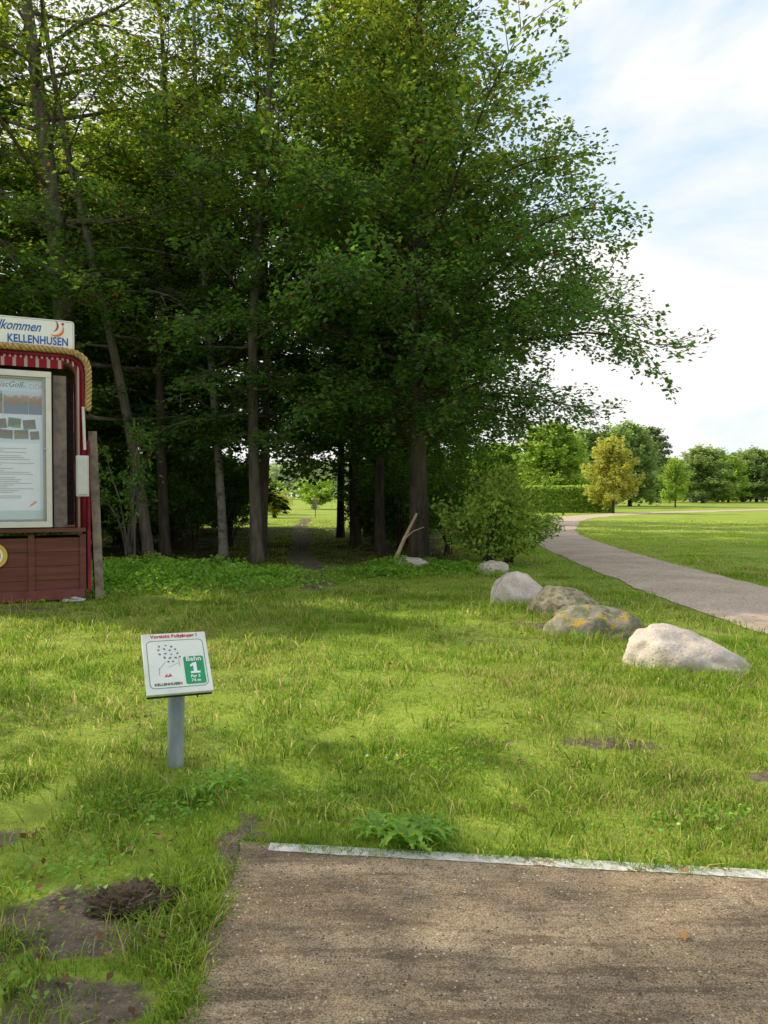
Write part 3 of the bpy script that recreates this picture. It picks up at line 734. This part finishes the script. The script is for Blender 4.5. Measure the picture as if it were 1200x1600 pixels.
flat_on(panel, 'lettering', text_mesh('Bahn', .044, bold=.0008, spacing=1.05), M_white, .095, .012, Z + .003)
def one_mesh(h=.075, w=.02):
    V = [(-w / 2, -h / 2 + .014, 0), (w / 2, -h / 2 + .014, 0), (w / 2, h / 2, 0), (-w / 2 + .004, h / 2, 0), (-w * 1.35, h / 2 - .016, 0), (-w * 1.35, h / 2 - .03, 0), (-w / 2, h / 2 - .022, 0),
         (-w * 1.4, -h / 2, 0), (w * 1.4, -h / 2, 0), (w * 1.4, -h / 2 + .014, 0), (-w * 1.4, -h / 2 + .014, 0)]
    me = bpy.data.meshes.new('one'); me.from_pydata(V, [], [(0, 1, 2, 3, 6), (6, 3, 4, 5), (7, 8, 9, 1, 0, 10)]); return me
flat_on(panel, 'lettering', one_mesh(), M_white, .098, -.05, Z + .003)
flat_on(panel, 'lettering', text_mesh('Par 3', .026, bold=.0008), M_white, .095, -.108, Z + .003)
flat_on(panel, 'lettering', text_mesh('74 m', .026, bold=.0008), M_white, .095, -.136, Z + .003)
flat_on(panel, 'lettering', text_mesh('KELLENHUSEN', .023, sx=1.02, bold=.0004), M_dark, -.062, -.148, Z + .0008)

# ------------------------------------------------------------ notice kiosk (giant beach basket)
ks = bpy.data.objects.new('notice_kiosk', None); col.objects.link(ks); ks.location = (-5.82, 11.7, 0); ks.rotation_euler = (0, 0, R_(26))
ks['label'] = 'giant red beach basket chair holding a glazed notice case'; ks['category'] = 'notice board'
t = NT('dark_red_wood'); n = t.noise(3, 6, stretch=(.4, 1, 5)); t.base(t.ramp(n, [(.3, (.09, .03, .02)), (.7, (.165, .058, .038))]), .6, .3); t.bump(n, .2, .01); M_rw = t.m
base = [(0, .1, .06, 2.24, 1.12, .1)]
for k in range(4): base.append((0, .1, .215 + k * .215, 2.2, 1.06, .211))
base += [(0, .06, 1.085, 2.3, 1.2, .06)]
for x in (-1.11, -.36, .39, 1.11): base.append((x, -.442, .54, .09, .035, .95))
bs = add('base', boxes('base', base, .005), M_rw, parent=ks)
add('kick_board', boxes('kick', [(0, -.47, .1, 2.26, .03, .15)], .006), flat_mat('kick_red', (.17, .05, .045), .6, .3), parent=bs)
bm = bmesh.new(); bmesh.ops.create_cone(bm, cap_ends=True, segments=40, radius1=.19, radius2=.19, depth=.008, matrix=Matrix.Rotation(R_(90), 4, 'X')); me = bpy.data.meshes.new('d'); bm.to_mesh(me); bm.free()
dsk = add('round_sticker', me, flat_mat('yellow', (.6, .42, .06), .4, .4, 0, .12), parent=bs, loc=(-.12, -.468, .72))
me2 = ring_mesh(.26, .26, .129, .025); me2.transform(Matrix.Rotation(R_(90), 4, 'X')); add('sticker_ring', me2, M_white, parent=bs, loc=(-.12, -.4735, .72))
def arch(name, hw, z0, z1, r, th, y0, y1):
    def prof(w, zt, rr_):
        pts = [(w, z0)]
        for k in range(9):
            a = R_(90 * k / 8); pts.append((w - rr_ + rr_ * math.cos(a), zt - rr_ + rr_ * math.sin(a)))
        return pts + [(-x, z) for x, z in pts[::-1]]
    O = prof(hw, z1, r); I = prof(hw - th, z1 - th, max(r - th, .02)); n = len(O)
    V = [(x, y0, z) for x, z in O] + [(x, y0, z) for x, z in I] + [(x, y1, z) for x, z in O] + [(x, y1, z) for x, z in I]
    F = []
    for k in range(n - 1):
        F += [(k, k + 1, n + k + 1, n + k), (2 * n + k, 3 * n + k, 3 * n + k + 1, 2 * n + k + 1), (k, 2 * n + k, 2 * n + k + 1, k + 1), (n + k, n + k + 1, 3 * n + k + 1, 3 * n + k)]
    F += [(0, n, 3 * n, 2 * n), (n - 1, 3 * n - 1, 4 * n - 1, 2 * n - 1)]
    return np_mesh(name, V, F)
M_bur = flat_mat('burgundy_cloth', (.24, .018, .04), .7, .2, 0, .35, 5, .3)
t = NT('striped_cloth'); sp = t.N('ShaderNodeSeparateXYZ'); t.L(t.tc.outputs['Object'], sp.inputs[0])
w = t.math('FRACT', t.math('MULTIPLY', t.math('ADD', sp.outputs['X'], sp.outputs['Y']), 6.5)); t.base(t.mix(t.ramp(w, [(.7, 0.), (.72, 1.)]), (.24, .018, .03), (.42, .3, .28)), .8, .1); M_str = t.m
t = NT('striped_lining'); sp = t.N('ShaderNodeSeparateXYZ'); t.L(t.tc.outputs['Object'], sp.inputs[0])
w = t.math('FRACT', t.math('MULTIPLY', t.math('ADD', t.math('ABSOLUTE', sp.outputs['X']), sp.outputs['Y']), 14)); t.base(t.mix(t.ramp(w, [(.6, 0.), (.64, 1.)]), (.2, .015, .03), (.45, .36, .34)), .8, .1); M_lin = t.m
hood = add('hood', arch('hood', 1.16, 1.116, 3.74, .3, .055, -.52, .62), M_bur, parent=ks)
add('lining', arch('lining', 1.1, 1.118, 3.68, .25, .06, -.5, .6), M_lin, parent=hood)
add('valance', boxes('valance', [(0, -.505, 3.575, 1.7, .02, .13)], .004), M_str, parent=hood)
add('back_panel', boxes('back', [(0, .1, 2.37, 2.06, .04, 2.46)], .004), flat_mat('dark_wicker', (.1, .08, .072), .8, .2, 0, .4, 30, .5), parent=hood)
M_wl = flat_mat('weathered_lining', (.2, .16, .145), .8, .2, 0, .4, 8)
for sx_ in (.8, -.8): add('inner_post', boxes('ip', [(sx_, -.38, 2.27, .19, .1, 2.3)], .01), M_wl, parent=hood)
def rope(pts, R0=.05, n=260, strands=3, pitch=.2):
    P = catmull([(p[0], p[1]) for p in pts], 24); L = np.concatenate([[0], np.cumsum(np.linalg.norm(np.diff(P, axis=0), axis=1))])
    s = np.linspace(0, L[-1], n); Px = np.interp(s, L, P[:, 0]); Pz = np.interp(s, L, P[:, 1])
    T = np.stack([np.gradient(Px), np.zeros(n), np.gradient(Pz)], 1); T /= np.linalg.norm(T, axis=1)[:, None]
    U = np.array([[0, 1., 0]]); W = np.cross(T, np.repeat(U, n, 0)); out = []
    for k in range(strands):
        a = s / pitch * 2 * np.pi + k * 2 * np.pi / strands
        out.append((np.stack([Px, np.full(n, -.56), Pz], 1) + R0 * .62 * (np.cos(a)[:, None] * U + np.sin(a)[:, None] * W), np.full(n, R0 * .5)))
    return tubes_mesh('rope', [(out, 8)])
M_rope = flat_mat('straw_rope', (.48, .33, .13), .85, .2, 0, .45, 20, .5)
add('rope_trim', rope([(-1.19, 2.9), (-1.2, 3.3), (-1.18, 3.6), (-1.05, 3.74), (-.8, 3.78), (0, 3.79), (.8, 3.78), (1.05, 3.74), (1.18, 3.6), (1.2, 3.3), (1.19, 2.9)], .047, 900), M_rope, parent=hood)
M_alu = flat_mat('cream_aluminium', (.62, .6, .55), .35, .5, .2, .08)
hx, z0, z1, yf = .68, 1.13, 3.45, -.5
ms_ = add('display_case', boxes('case', [(0, yf + .09, (z0 + z1) / 2, 2 * hx - .05, .1, z1 - z0 - .04)], .004), M_alu, parent=ks)
fr = [(0, yf, z1 - .045, 2 * hx, .1, .09), (0, yf, z0 + .045, 2 * hx, .1, .09), (-hx + .04, yf, (z0 + z1) / 2, .08, .1, z1 - z0 - .18), (hx - .04, yf, (z0 + z1) / 2, .08, .1, z1 - z0 - .18)]
add('frame', boxes('frame', fr, .006), M_alu, parent=ms_)
add('inner_frame', boxes('iframe', [(hx - .1, yf + .002, (z0 + z1) / 2, .035, .06, z1 - z0 - .2), (-hx + .1, yf + .002, (z0 + z1) / 2, .035, .06, z1 - z0 - .2), (0, yf + .002, z1 - .107, 2 * hx - .24, .06, .03), (0, yf + .002, z0 + .107, 2 * hx - .24, .06, .03)], .003), flat_mat('grey_aluminium', (.3, .3, .3), .4, .5, .4, .1), parent=ms_)  # darker grey metal bars inside the outer frame
t = NT('back_poster'); t.base(t.ramp(t.noise(1.3, 3), [(.3, (.42, .54, .7)), (.7, (.6, .7, .8))]), .25, .5); M_poster = t.m
yp = yf + .034
add('poster', boxes('poster', [(0, yp, (z0 + z1) / 2, 2 * hx - .22, .006, z1 - z0 - .22)]), M_poster, parent=ms_)
def on(nm, me, mat, x, z, dy=.004):
    me.transform(Matrix.Rotation(R_(90), 4, 'X')); return add(nm, me, mat, parent=ms_, loc=(x, yp - dy, z))
on('lettering', text_mesh('DiscGolf', .12, shear=.25, sx=.9), M_dark, .1, 3.24)
on('lettering', text_mesh('im ODK', .1), M_grey_ink, .42, 3.22)
def photo_mat(name, sky_c, mid, low, zc):
    t = NT(name); sp = t.N('ShaderNodeSeparateXYZ'); t.L(t.tc.outputs['Object'], sp.inputs[0])
    h = t.math('ADD', t.math('MULTIPLY', sp.outputs['Z'], 3.0), t.math('ADD', zc, t.math('MULTIPLY', t.noise(16, 5), .5)))
    t.base(t.ramp(h, [(.3, low), (.45, mid), (.66, tuple(v * 1.6 for v in mid)), (.8, sky_c)]), .3, .4); return t.m
PM = [photo_mat('photo_meadow', (.3, .45, .7), (.03, .08, .02), (.1, .22, .05), .2), photo_mat('photo_autumn_lake', (.4, .5, .65), (.16, .09, .02), (.06, .13, .22), .2), photo_mat('photo_forest', (.25, .4, .55), (.03, .07, .02), (.16, .13, .04), .1), photo_mat('photo_group', (.4, .4, .38), (.07, .05, .045), (.09, .12, .07), .15)]
for k, (x, z, w, h, a) in enumerate([(-.4, 2.98, .3, .34, 0), (-.11, 2.98, .27, .34, 0), (.2, 2.98, .33, .34, 0), (.46, 2.98, .18, .34, 0), (-.02, 2.66, .19, .14, .12), (.18, 2.68, .17, .14, -.1), (.38, 2.66, .17, .14, .1), (.06, 2.51, .19, .13, -.06), (.27, 2.51, .19, .13, .05), (.45, 2.5, .12, .12, .1)]):
    m = boxes('photo', [(0, 0, 0, w, h, .002)]); m.transform(Matrix.Rotation(a, 4, 'Z')); on('photo', m, PM[(0, 2, 1, 1, 3, 0, 3, 3, 2, 3)[k]], x, z, .005 + .0005 * k)
bars = []; zz = 2.3
while zz > 1.55:
    if rb.random() < .87:
        wd = rb.uniform(.3, .78); bars.append((-.42 + wd / 2 + .06, zz - 1.9, 0, wd, .009, .001))
    zz -= .027
on('notice_sheet', boxes('sheet', [(0, 0, 0, .98, 1.0, .002)]), flat_mat('paper', (.66, .73, .82), .5, .3, 0, .05), .03, 1.88, .0045)
on('printed_lines', boxes('lines', bars), M_grey_ink, .02, 1.9, .008)
on('emblem', blob_mesh([(0, 0, .06, .014, .6), (.03, .03, .015, .015, 0)]), M_orange, .42, 1.48, .009)
t = NT('case_glass')
tb = t.N('ShaderNodeBsdfTransparent'); gl = t.N('ShaderNodeBsdfGlossy'); gl.inputs['Roughness'].default_value = .03; mx = t.N('ShaderNodeMixShader'); mx.inputs[0].default_value = .06
t.L(tb.outputs[0], mx.inputs[1]); t.L(gl.outputs[0], mx.inputs[2]); t.L(mx.outputs[0], t.out.inputs['Surface'])
add('glass', boxes('glass', [(0, yf - .01, (z0 + z1) / 2, 2 * hx - .17, .004, z1 - z0 - .19)]), t.m, parent=ms_)
bm = bmesh.new(); bmesh.ops.create_cone(bm, cap_ends=True, segments=16, radius1=.018, radius2=.018, depth=.03, matrix=Matrix.Translation((hx - .09, yf - .055, 2.3)) @ Matrix.Rotation(R_(90), 4, 'X')); me = bpy.data.meshes.new('lk'); bm.to_mesh(me); bm.free()
add('lock', me, M_steel, parent=ms_)
nb_me = rrect_mesh(1.94, .45, .05, .03); nb_me.transform(Matrix.Rotation(R_(90), 4, 'X'))
nb = add('name_board', nb_me, M_white, parent=ks, loc=(.04, -.44, 4.02))
rg_ = ring_mesh(1.91, .42, .04, .006); rg_.transform(Matrix.Rotation(R_(90), 4, 'X')); add('border', rg_, M_grey_ink, parent=nb, loc=(0, -.032, 0))
def onb(body, size, x, z, mat, **k):
    m = text_mesh(body, size, **k); m.transform(Matrix.Rotation(R_(90), 4, 'X')); add('lettering', m, mat, parent=nb, loc=(x, -.034, z))
onb('Willkommen', .2, .1, .09, M_blue, shear=.45, sx=.76, bold=.002)
onb('KELLENHUSEN', .165, .47, -.1, M_blue, sx=.74, bold=.004, spacing=1.05)
onb('OSTSEE', .165, -.45, -.1, M_blue, sx=.8, bold=.004)
def swoosh(a0, a1, r0_, r1_, w, cx=0, cy=0, n=14):
    u = np.linspace(0, 1, n); a = a0 + (a1 - a0) * u; r = r0_ + (r1_ - r0_) * u; wd = w * np.sin(np.pi * np.clip(u, .03, .97))
    V = np.concatenate([np.stack([cx + (r + wd) * np.cos(a), cy + (r + wd) * np.sin(a), 0 * a], 1), np.stack([cx + (r - wd) * np.cos(a), cy + (r - wd) * np.sin(a), 0 * a], 1)])
    i = np.arange(n - 1); me = np_mesh('swoosh', V, np.stack([i, i + n, i + n + 1, i + 1], 1)); me.transform(Matrix.Rotation(R_(90), 4, 'X')); return me
add('emblem', swoosh(-2.2, .4, .11, .12, .02), M_orange, parent=nb, loc=(.7, -.034, .1))
add('emblem_stroke', swoosh(-1.2, .9, .1, .1, .014, -.12, .08), M_red, parent=nb, loc=(.76, -.035, .06))
m = blob_mesh([(.05, .11, .02, .02, 0)]); m.transform(Matrix.Rotation(R_(90), 4, 'X')); add('emblem_dot', m, M_red, parent=nb, loc=(.76, -.037, .06))
for sx_ in (-.6, .6): add('bracket', boxes('br', [(sx_, -.4, 3.86, .05, .04, .3)], .004), M_steel, parent=ks)
add('drain_pipe', tubes_mesh('pp', [([(np.array([(1.12, -.57, 2.95), (1.13, -.57, 2.6), (1.14, -.57, 2.3)]), [.022] * 3)], 12)]), flat_mat('white_plastic', (.6, .6, .56), .4, .4, 0, .1), parent=ks)
add('junction_box', boxes('jb', [(1.1, -.585, 1.9, .18, .12, .62), (1.1, -.65, 1.9, .15, .02, .57)], .012), flat_mat('grey_plastic', (.55, .56, .55), .4, .4, 0, .1), parent=ks)
add('side_board', boxes('sb', [(1.31, -.38, 1.3, .13, .05, 2.6, (0, R_(-2), 0)), (1.3, -.1, 1.28, .05, .5, 2.4, (0, R_(-2), 0))], .006), flat_mat('grey_plank', (.22, .18, .14), .85, .2, 0, .45, 7, .5), parent=ks)
add('side_wing', boxes('sw', [(1.2, .0, 1.3, .05, .9, 2.3)], .01), M_bur, parent=ks)
add('paper_scrap', boxes('scrap', [(0, 0, .02, .3, .12, .02, (0.1, 0, .3)), (.06, .03, .04, .2, .1, .012, (0, .15, -.2))], .003), flat_mat('scrap_white', (.55, .56, .58), .6, .3, 0, .3), label='crumpled white paper scrap at the kiosk foot', category='litter', loc=(-4.68, 11.55, .01))

# ------------------------------------------------------------ disc golf basket
dg_ = bpy.data.objects.new('disc_golf_basket', None); col.objects.link(dg_); dg_.location = (-5.0, 56, 0); dg_['label'] = 'metal disc golf basket standing on sunny grass'; dg_['category'] = 'disc golf basket'
M_met = flat_mat('dull_metal', (.25, .26, .27), .5, .4, .5, .1)
add('pole', tubes_mesh('pl', [([(np.array([(0, 0, 0), (0, 0, .7), (0, 0, 1.45)]), [.03] * 3)], 8)]), M_met, parent=dg_)
def hoop(r, z, th=.015): a = np.linspace(0, 2 * np.pi, 25); return (np.stack([r * np.cos(a), r * np.sin(a), np.full(25, z)], 1), np.full(25, th))
bk = [hoop(.33, .6), hoop(.33, .8), hoop(.2, .6)]
for k in range(16):
    a = k * math.pi / 8; bk.append((np.array([(.33 * math.cos(a), .33 * math.sin(a), .8), (.33 * math.cos(a), .33 * math.sin(a), .6), (.03 * math.cos(a), .03 * math.sin(a), .58)]), [.006] * 3))
add('basket', tubes_mesh('bk', [(bk, 5)]), M_met, parent=dg_)
ch = []
for k in range(14):
    a = k * math.pi / 7; ch.append((np.array([(.28 * math.cos(a), .28 * math.sin(a), 1.35), (.17 * math.cos(a), .17 * math.sin(a), 1.0), (.04 * math.cos(a), .04 * math.sin(a), .82)]), [.008] * 3))
add('chains', tubes_mesh('ch', [(ch, 4)]), M_met, parent=dg_)
add('top_band', tubes_mesh('tb', [([hoop(.3, 1.33, .02), hoop(.3, 1.38, .02), hoop(.3, 1.43, .02)], 5)]), flat_mat('band_yellow', (.6, .5, .1), .5, .3), parent=dg_)

# ------------------------------------------------------------ distant park
hg = np.random.default_rng(55)
def leafbox(name, x0, y0, x1, y1, depth, h, n, size, mat, label, cat='hedge', **k):
    t_ = hg.random(n); face = hg.random(n)
    dx, dy = x1 - x0, y1 - y0; L = math.hypot(dx, dy); px, py = dy / L, -dx / L
    dd = np.where(face < .5, hg.normal(depth / 2, .12, n), hg.uniform(-depth / 2, depth / 2, n))
    zz = np.where(face < .5, hg.uniform(0, h, n), np.where(face < .85, h + hg.normal(0, .08, n), hg.uniform(0, h, n)))
    C = np.stack([x0 + dx * t_ + px * dd, y0 + dy * t_ + py * dd, zz], 1)
    return add(name, crown_mesh(name, C, hg.normal(0, 1, (n, 3)), hg, size, .8), mat, label=label, category=cat, **k)
leafbox('hedge', 9.0, 76, 22.0, 74, 1.6, 2.4, 18000, .28, M_leaf_hedge, 'long clipped green hedge beside the park path')
FT = gen_tree('far_round', 41, 8, .16, 1.3, 3.5, [(0, .65), (.2, .95), (.45, 1), (.75, .75), (1, .3)], n_limbs=60, dens=26, size=.32, up=(0, 65), spread=.5, zj=.2, sv=.5, tilt=1)
FT2 = gen_tree('far_oval', 42, 10, .2, 1.0, 3.8, [(0, .7), (.3, 1), (.6, .95), (.85, .7), (1, .3)], n_limbs=72, dens=24, size=.4, up=(0, 60), spread=.55, wander=.6, zj=.25, sv=.5, tilt=1)
FP = gen_tree('far_pine', 43, 13, .2, 5.5, 3.2, [(0, .7), (.4, 1), (.8, .6), (1, .2)], n_limbs=40, dens=26, size=.42, up=(0, 40), spread=.4, zj=.2, tilt=1)
def ft(v, px, d, top_px, wpx, leaf, label, name='park_tree', bark=M_bark, H=8, W=7):
    hgt = HE + (775 - top_px) / 1200 * d; x = (px - 600) / 1200 * d
    s = hgt / H; sw = wpx / 1200 * d / W
    place_tree(v[0], v[1], x, d, px * 1.3, (sw, sw, s), bark, leaf, name, label, 'tree', 'trees of the park')
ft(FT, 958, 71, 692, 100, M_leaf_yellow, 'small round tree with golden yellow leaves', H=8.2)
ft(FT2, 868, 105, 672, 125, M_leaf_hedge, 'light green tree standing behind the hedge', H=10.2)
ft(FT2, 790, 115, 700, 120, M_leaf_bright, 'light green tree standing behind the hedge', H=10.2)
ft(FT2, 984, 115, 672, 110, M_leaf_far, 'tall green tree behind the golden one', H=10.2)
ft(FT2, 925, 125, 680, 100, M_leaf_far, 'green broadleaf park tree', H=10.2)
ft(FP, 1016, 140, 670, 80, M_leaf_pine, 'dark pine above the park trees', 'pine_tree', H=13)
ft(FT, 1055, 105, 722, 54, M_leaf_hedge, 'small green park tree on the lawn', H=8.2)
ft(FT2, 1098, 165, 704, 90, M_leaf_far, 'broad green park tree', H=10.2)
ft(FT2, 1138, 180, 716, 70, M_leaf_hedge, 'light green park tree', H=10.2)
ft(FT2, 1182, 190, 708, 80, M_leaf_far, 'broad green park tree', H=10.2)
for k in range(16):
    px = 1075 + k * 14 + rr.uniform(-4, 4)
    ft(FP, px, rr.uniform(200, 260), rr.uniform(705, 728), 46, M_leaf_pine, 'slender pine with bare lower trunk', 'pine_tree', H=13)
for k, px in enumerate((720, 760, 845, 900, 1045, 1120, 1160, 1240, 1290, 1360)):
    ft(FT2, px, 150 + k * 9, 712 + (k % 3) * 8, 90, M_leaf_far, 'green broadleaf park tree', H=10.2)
n = 60000; a = hg.uniform(-1.0, 1.25, n); d = 330 + hg.uniform(0, 50, n)
x = d * np.sin(a); y = d * np.cos(a) + 0; top = 10 + 11 * fbm(a * 90, a * 0, 3.5, 8)
C = np.stack([x, y, top * np.sqrt(hg.random(n))], 1)
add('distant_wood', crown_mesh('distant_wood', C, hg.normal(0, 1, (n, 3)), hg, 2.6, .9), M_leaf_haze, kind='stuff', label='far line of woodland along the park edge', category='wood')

cr = bpy.data.objects.new('parked_car', None); col.objects.link(cr); cr.location = (78, 190, 0); cr.rotation_euler = (0, 0, .15); cr['label'] = 'small dark blue car parked by the far trees'; cr['category'] = 'car'
def prism(name, prof, w, inset=0):
    bm = bmesh.new(); n = len(prof)
    A_ = [bm.verts.new((x, -w / 2 + (inset if z > 1.0 else 0), z)) for x, z in prof]; B_ = [bm.verts.new((x, w / 2 - (inset if z > 1.0 else 0), z)) for x, z in prof]
    bm.faces.new(A_); bm.faces.new(B_[::-1])
    for k in range(n): bm.faces.new((A_[k], B_[k], B_[(k + 1) % n], A_[(k + 1) % n]))
    bmesh.ops.recalc_face_normals(bm, faces=bm.faces[:]); bmesh.ops.bevel(bm, geom=bm.edges[:], offset=.05, segments=2, affect='EDGES')
    me = bpy.data.meshes.new(name); bm.to_mesh(me); bm.free(); return me
add('body', prism('body', [(-2.1, .3), (2.1, .3), (2.15, .75), (1.2, .95), (.55, 1.42), (-1.3, 1.45), (-2.0, .95)], 1.75, .15), flat_mat('blue_paint', (.02, .05, .2), .25, .6, .3, .05), parent=cr)
add('window', prism('win', [(-1.6, .98), (1.0, .98), (.5, 1.36), (-1.2, 1.38)], 1.6), flat_mat('car_glass', (.03, .035, .04), .1, .6), parent=cr)
M_rub = flat_mat('rubber', (.02, .02, .02), .8, .2)
for sx in (-1.3, 1.3):
    for sy in (-.8, .8):
        bm = bmesh.new(); bmesh.ops.create_cone(bm, cap_ends=True, segments=20, radius1=.32, radius2=.32, depth=.22, matrix=Matrix.Rotation(R_(90), 4, 'X')); bmesh.ops.bevel(bm, geom=bm.edges[:], offset=.02, segments=1, affect='EDGES'); me = bpy.data.meshes.new('wh'); bm.to_mesh(me); bm.free()
        add('wheel', me, M_rub, parent=cr, loc=(sx, sy, .32))

# ------------------------------------------------------------ light
sun_dir = Vector((-.9, .43, 0)).normalized(); el = R_(35)
sd = Vector((sun_dir.x * math.cos(el), sun_dir.y * math.cos(el), math.sin(el)))
sl = bpy.data.lights.new('sun', 'SUN'); sl.energy = 5.0; sl.angle = R_(.5); sl.color = (1, .91, .7)
so = bpy.data.objects.new('sun', sl); col.objects.link(so); so.rotation_euler = sd.to_track_quat('Z', 'Y').to_euler()
w = bpy.data.worlds.new('World'); scene.world = w; w.use_nodes = True
nt = w.node_tree; bg = nt.nodes['Background']; L = nt.links.new
sky = nt.nodes.new('ShaderNodeTexSky'); sky.sky_type = 'NISHITA'; sky.sun_disc = False; sky.sun_elevation = el; sky.sun_rotation = math.atan2(sd.x, sd.y) % (2 * math.pi)
sky.air_density = 1.0; sky.dust_density = .6; sky.ozone_density = 1.5
tc = nt.nodes.new('ShaderNodeTexCoord'); mp = nt.nodes.new('ShaderNodeMapping'); mp.inputs['Scale'].default_value = (1, 1, 2.2); mp.inputs['Location'].default_value = (1.7, .4, .9)
L(tc.outputs['Generated'], mp.inputs['Vector'])
nz = nt.nodes.new('ShaderNodeTexNoise'); nz.inputs['Scale'].default_value = 3.4; nz.inputs['Detail'].default_value = 7; nz.inputs['Roughness'].default_value = .55; nz.inputs['Distortion'].default_value = .3
L(mp.outputs[0], nz.inputs['Vector'])
sx = nt.nodes.new('ShaderNodeSeparateXYZ'); L(tc.outputs['Generated'], sx.inputs[0])
mr = nt.nodes.new('ShaderNodeMapRange'); mr.inputs['From Min'].default_value = .12; mr.inputs['From Max'].default_value = .42; mr.inputs['To Min'].default_value = .24; mr.inputs['To Max'].default_value = 0
L(sx.outputs['Z'], mr.inputs['Value'])
ad = nt.nodes.new('ShaderNodeMath'); ad.operation = 'ADD'; L(nz.outputs['Fac'], ad.inputs[0]); L(mr.outputs[0], ad.inputs[1])
rp = nt.nodes.new('ShaderNodeValToRGB'); rp.color_ramp.elements[0].position = .42; rp.color_ramp.elements[0].color = (.0, .0, .0, 1); rp.color_ramp.elements[1].position = .61
L(ad.outputs[0], rp.inputs[0])
hazy = nt.nodes.new('ShaderNodeMix'); hazy.data_type = 'RGBA'; hazy.inputs[0].default_value = .88; L(sky.outputs[0], hazy.inputs[6]); hazy.inputs[7].default_value = (5.5, 6.7, 7.8, 1)
mx = nt.nodes.new('ShaderNodeMix'); mx.data_type = 'RGBA'; L(rp.outputs[0], mx.inputs[0]); L(hazy.outputs[2], mx.inputs[6]); mx.inputs[7].default_value = (7.75, 7.65, 7.5, 1)
L(mx.outputs[2], bg.inputs['Color']); bg.inputs['Strength'].default_value = .138

# ------------------------------------------------------------ camera
cd = bpy.data.cameras.new('camera'); cam = bpy.data.objects.new('camera', cd); col.objects.link(cam)
cd.sensor_fit = 'VERTICAL'; cd.sensor_height = 24; cd.lens = 18; cd.clip_end = 3000; cd.clip_start = .05
cam.location = (0, 0, HE); cam.rotation_euler = (R_(90 - 1.2), 0, 0)
scene.camera = cam
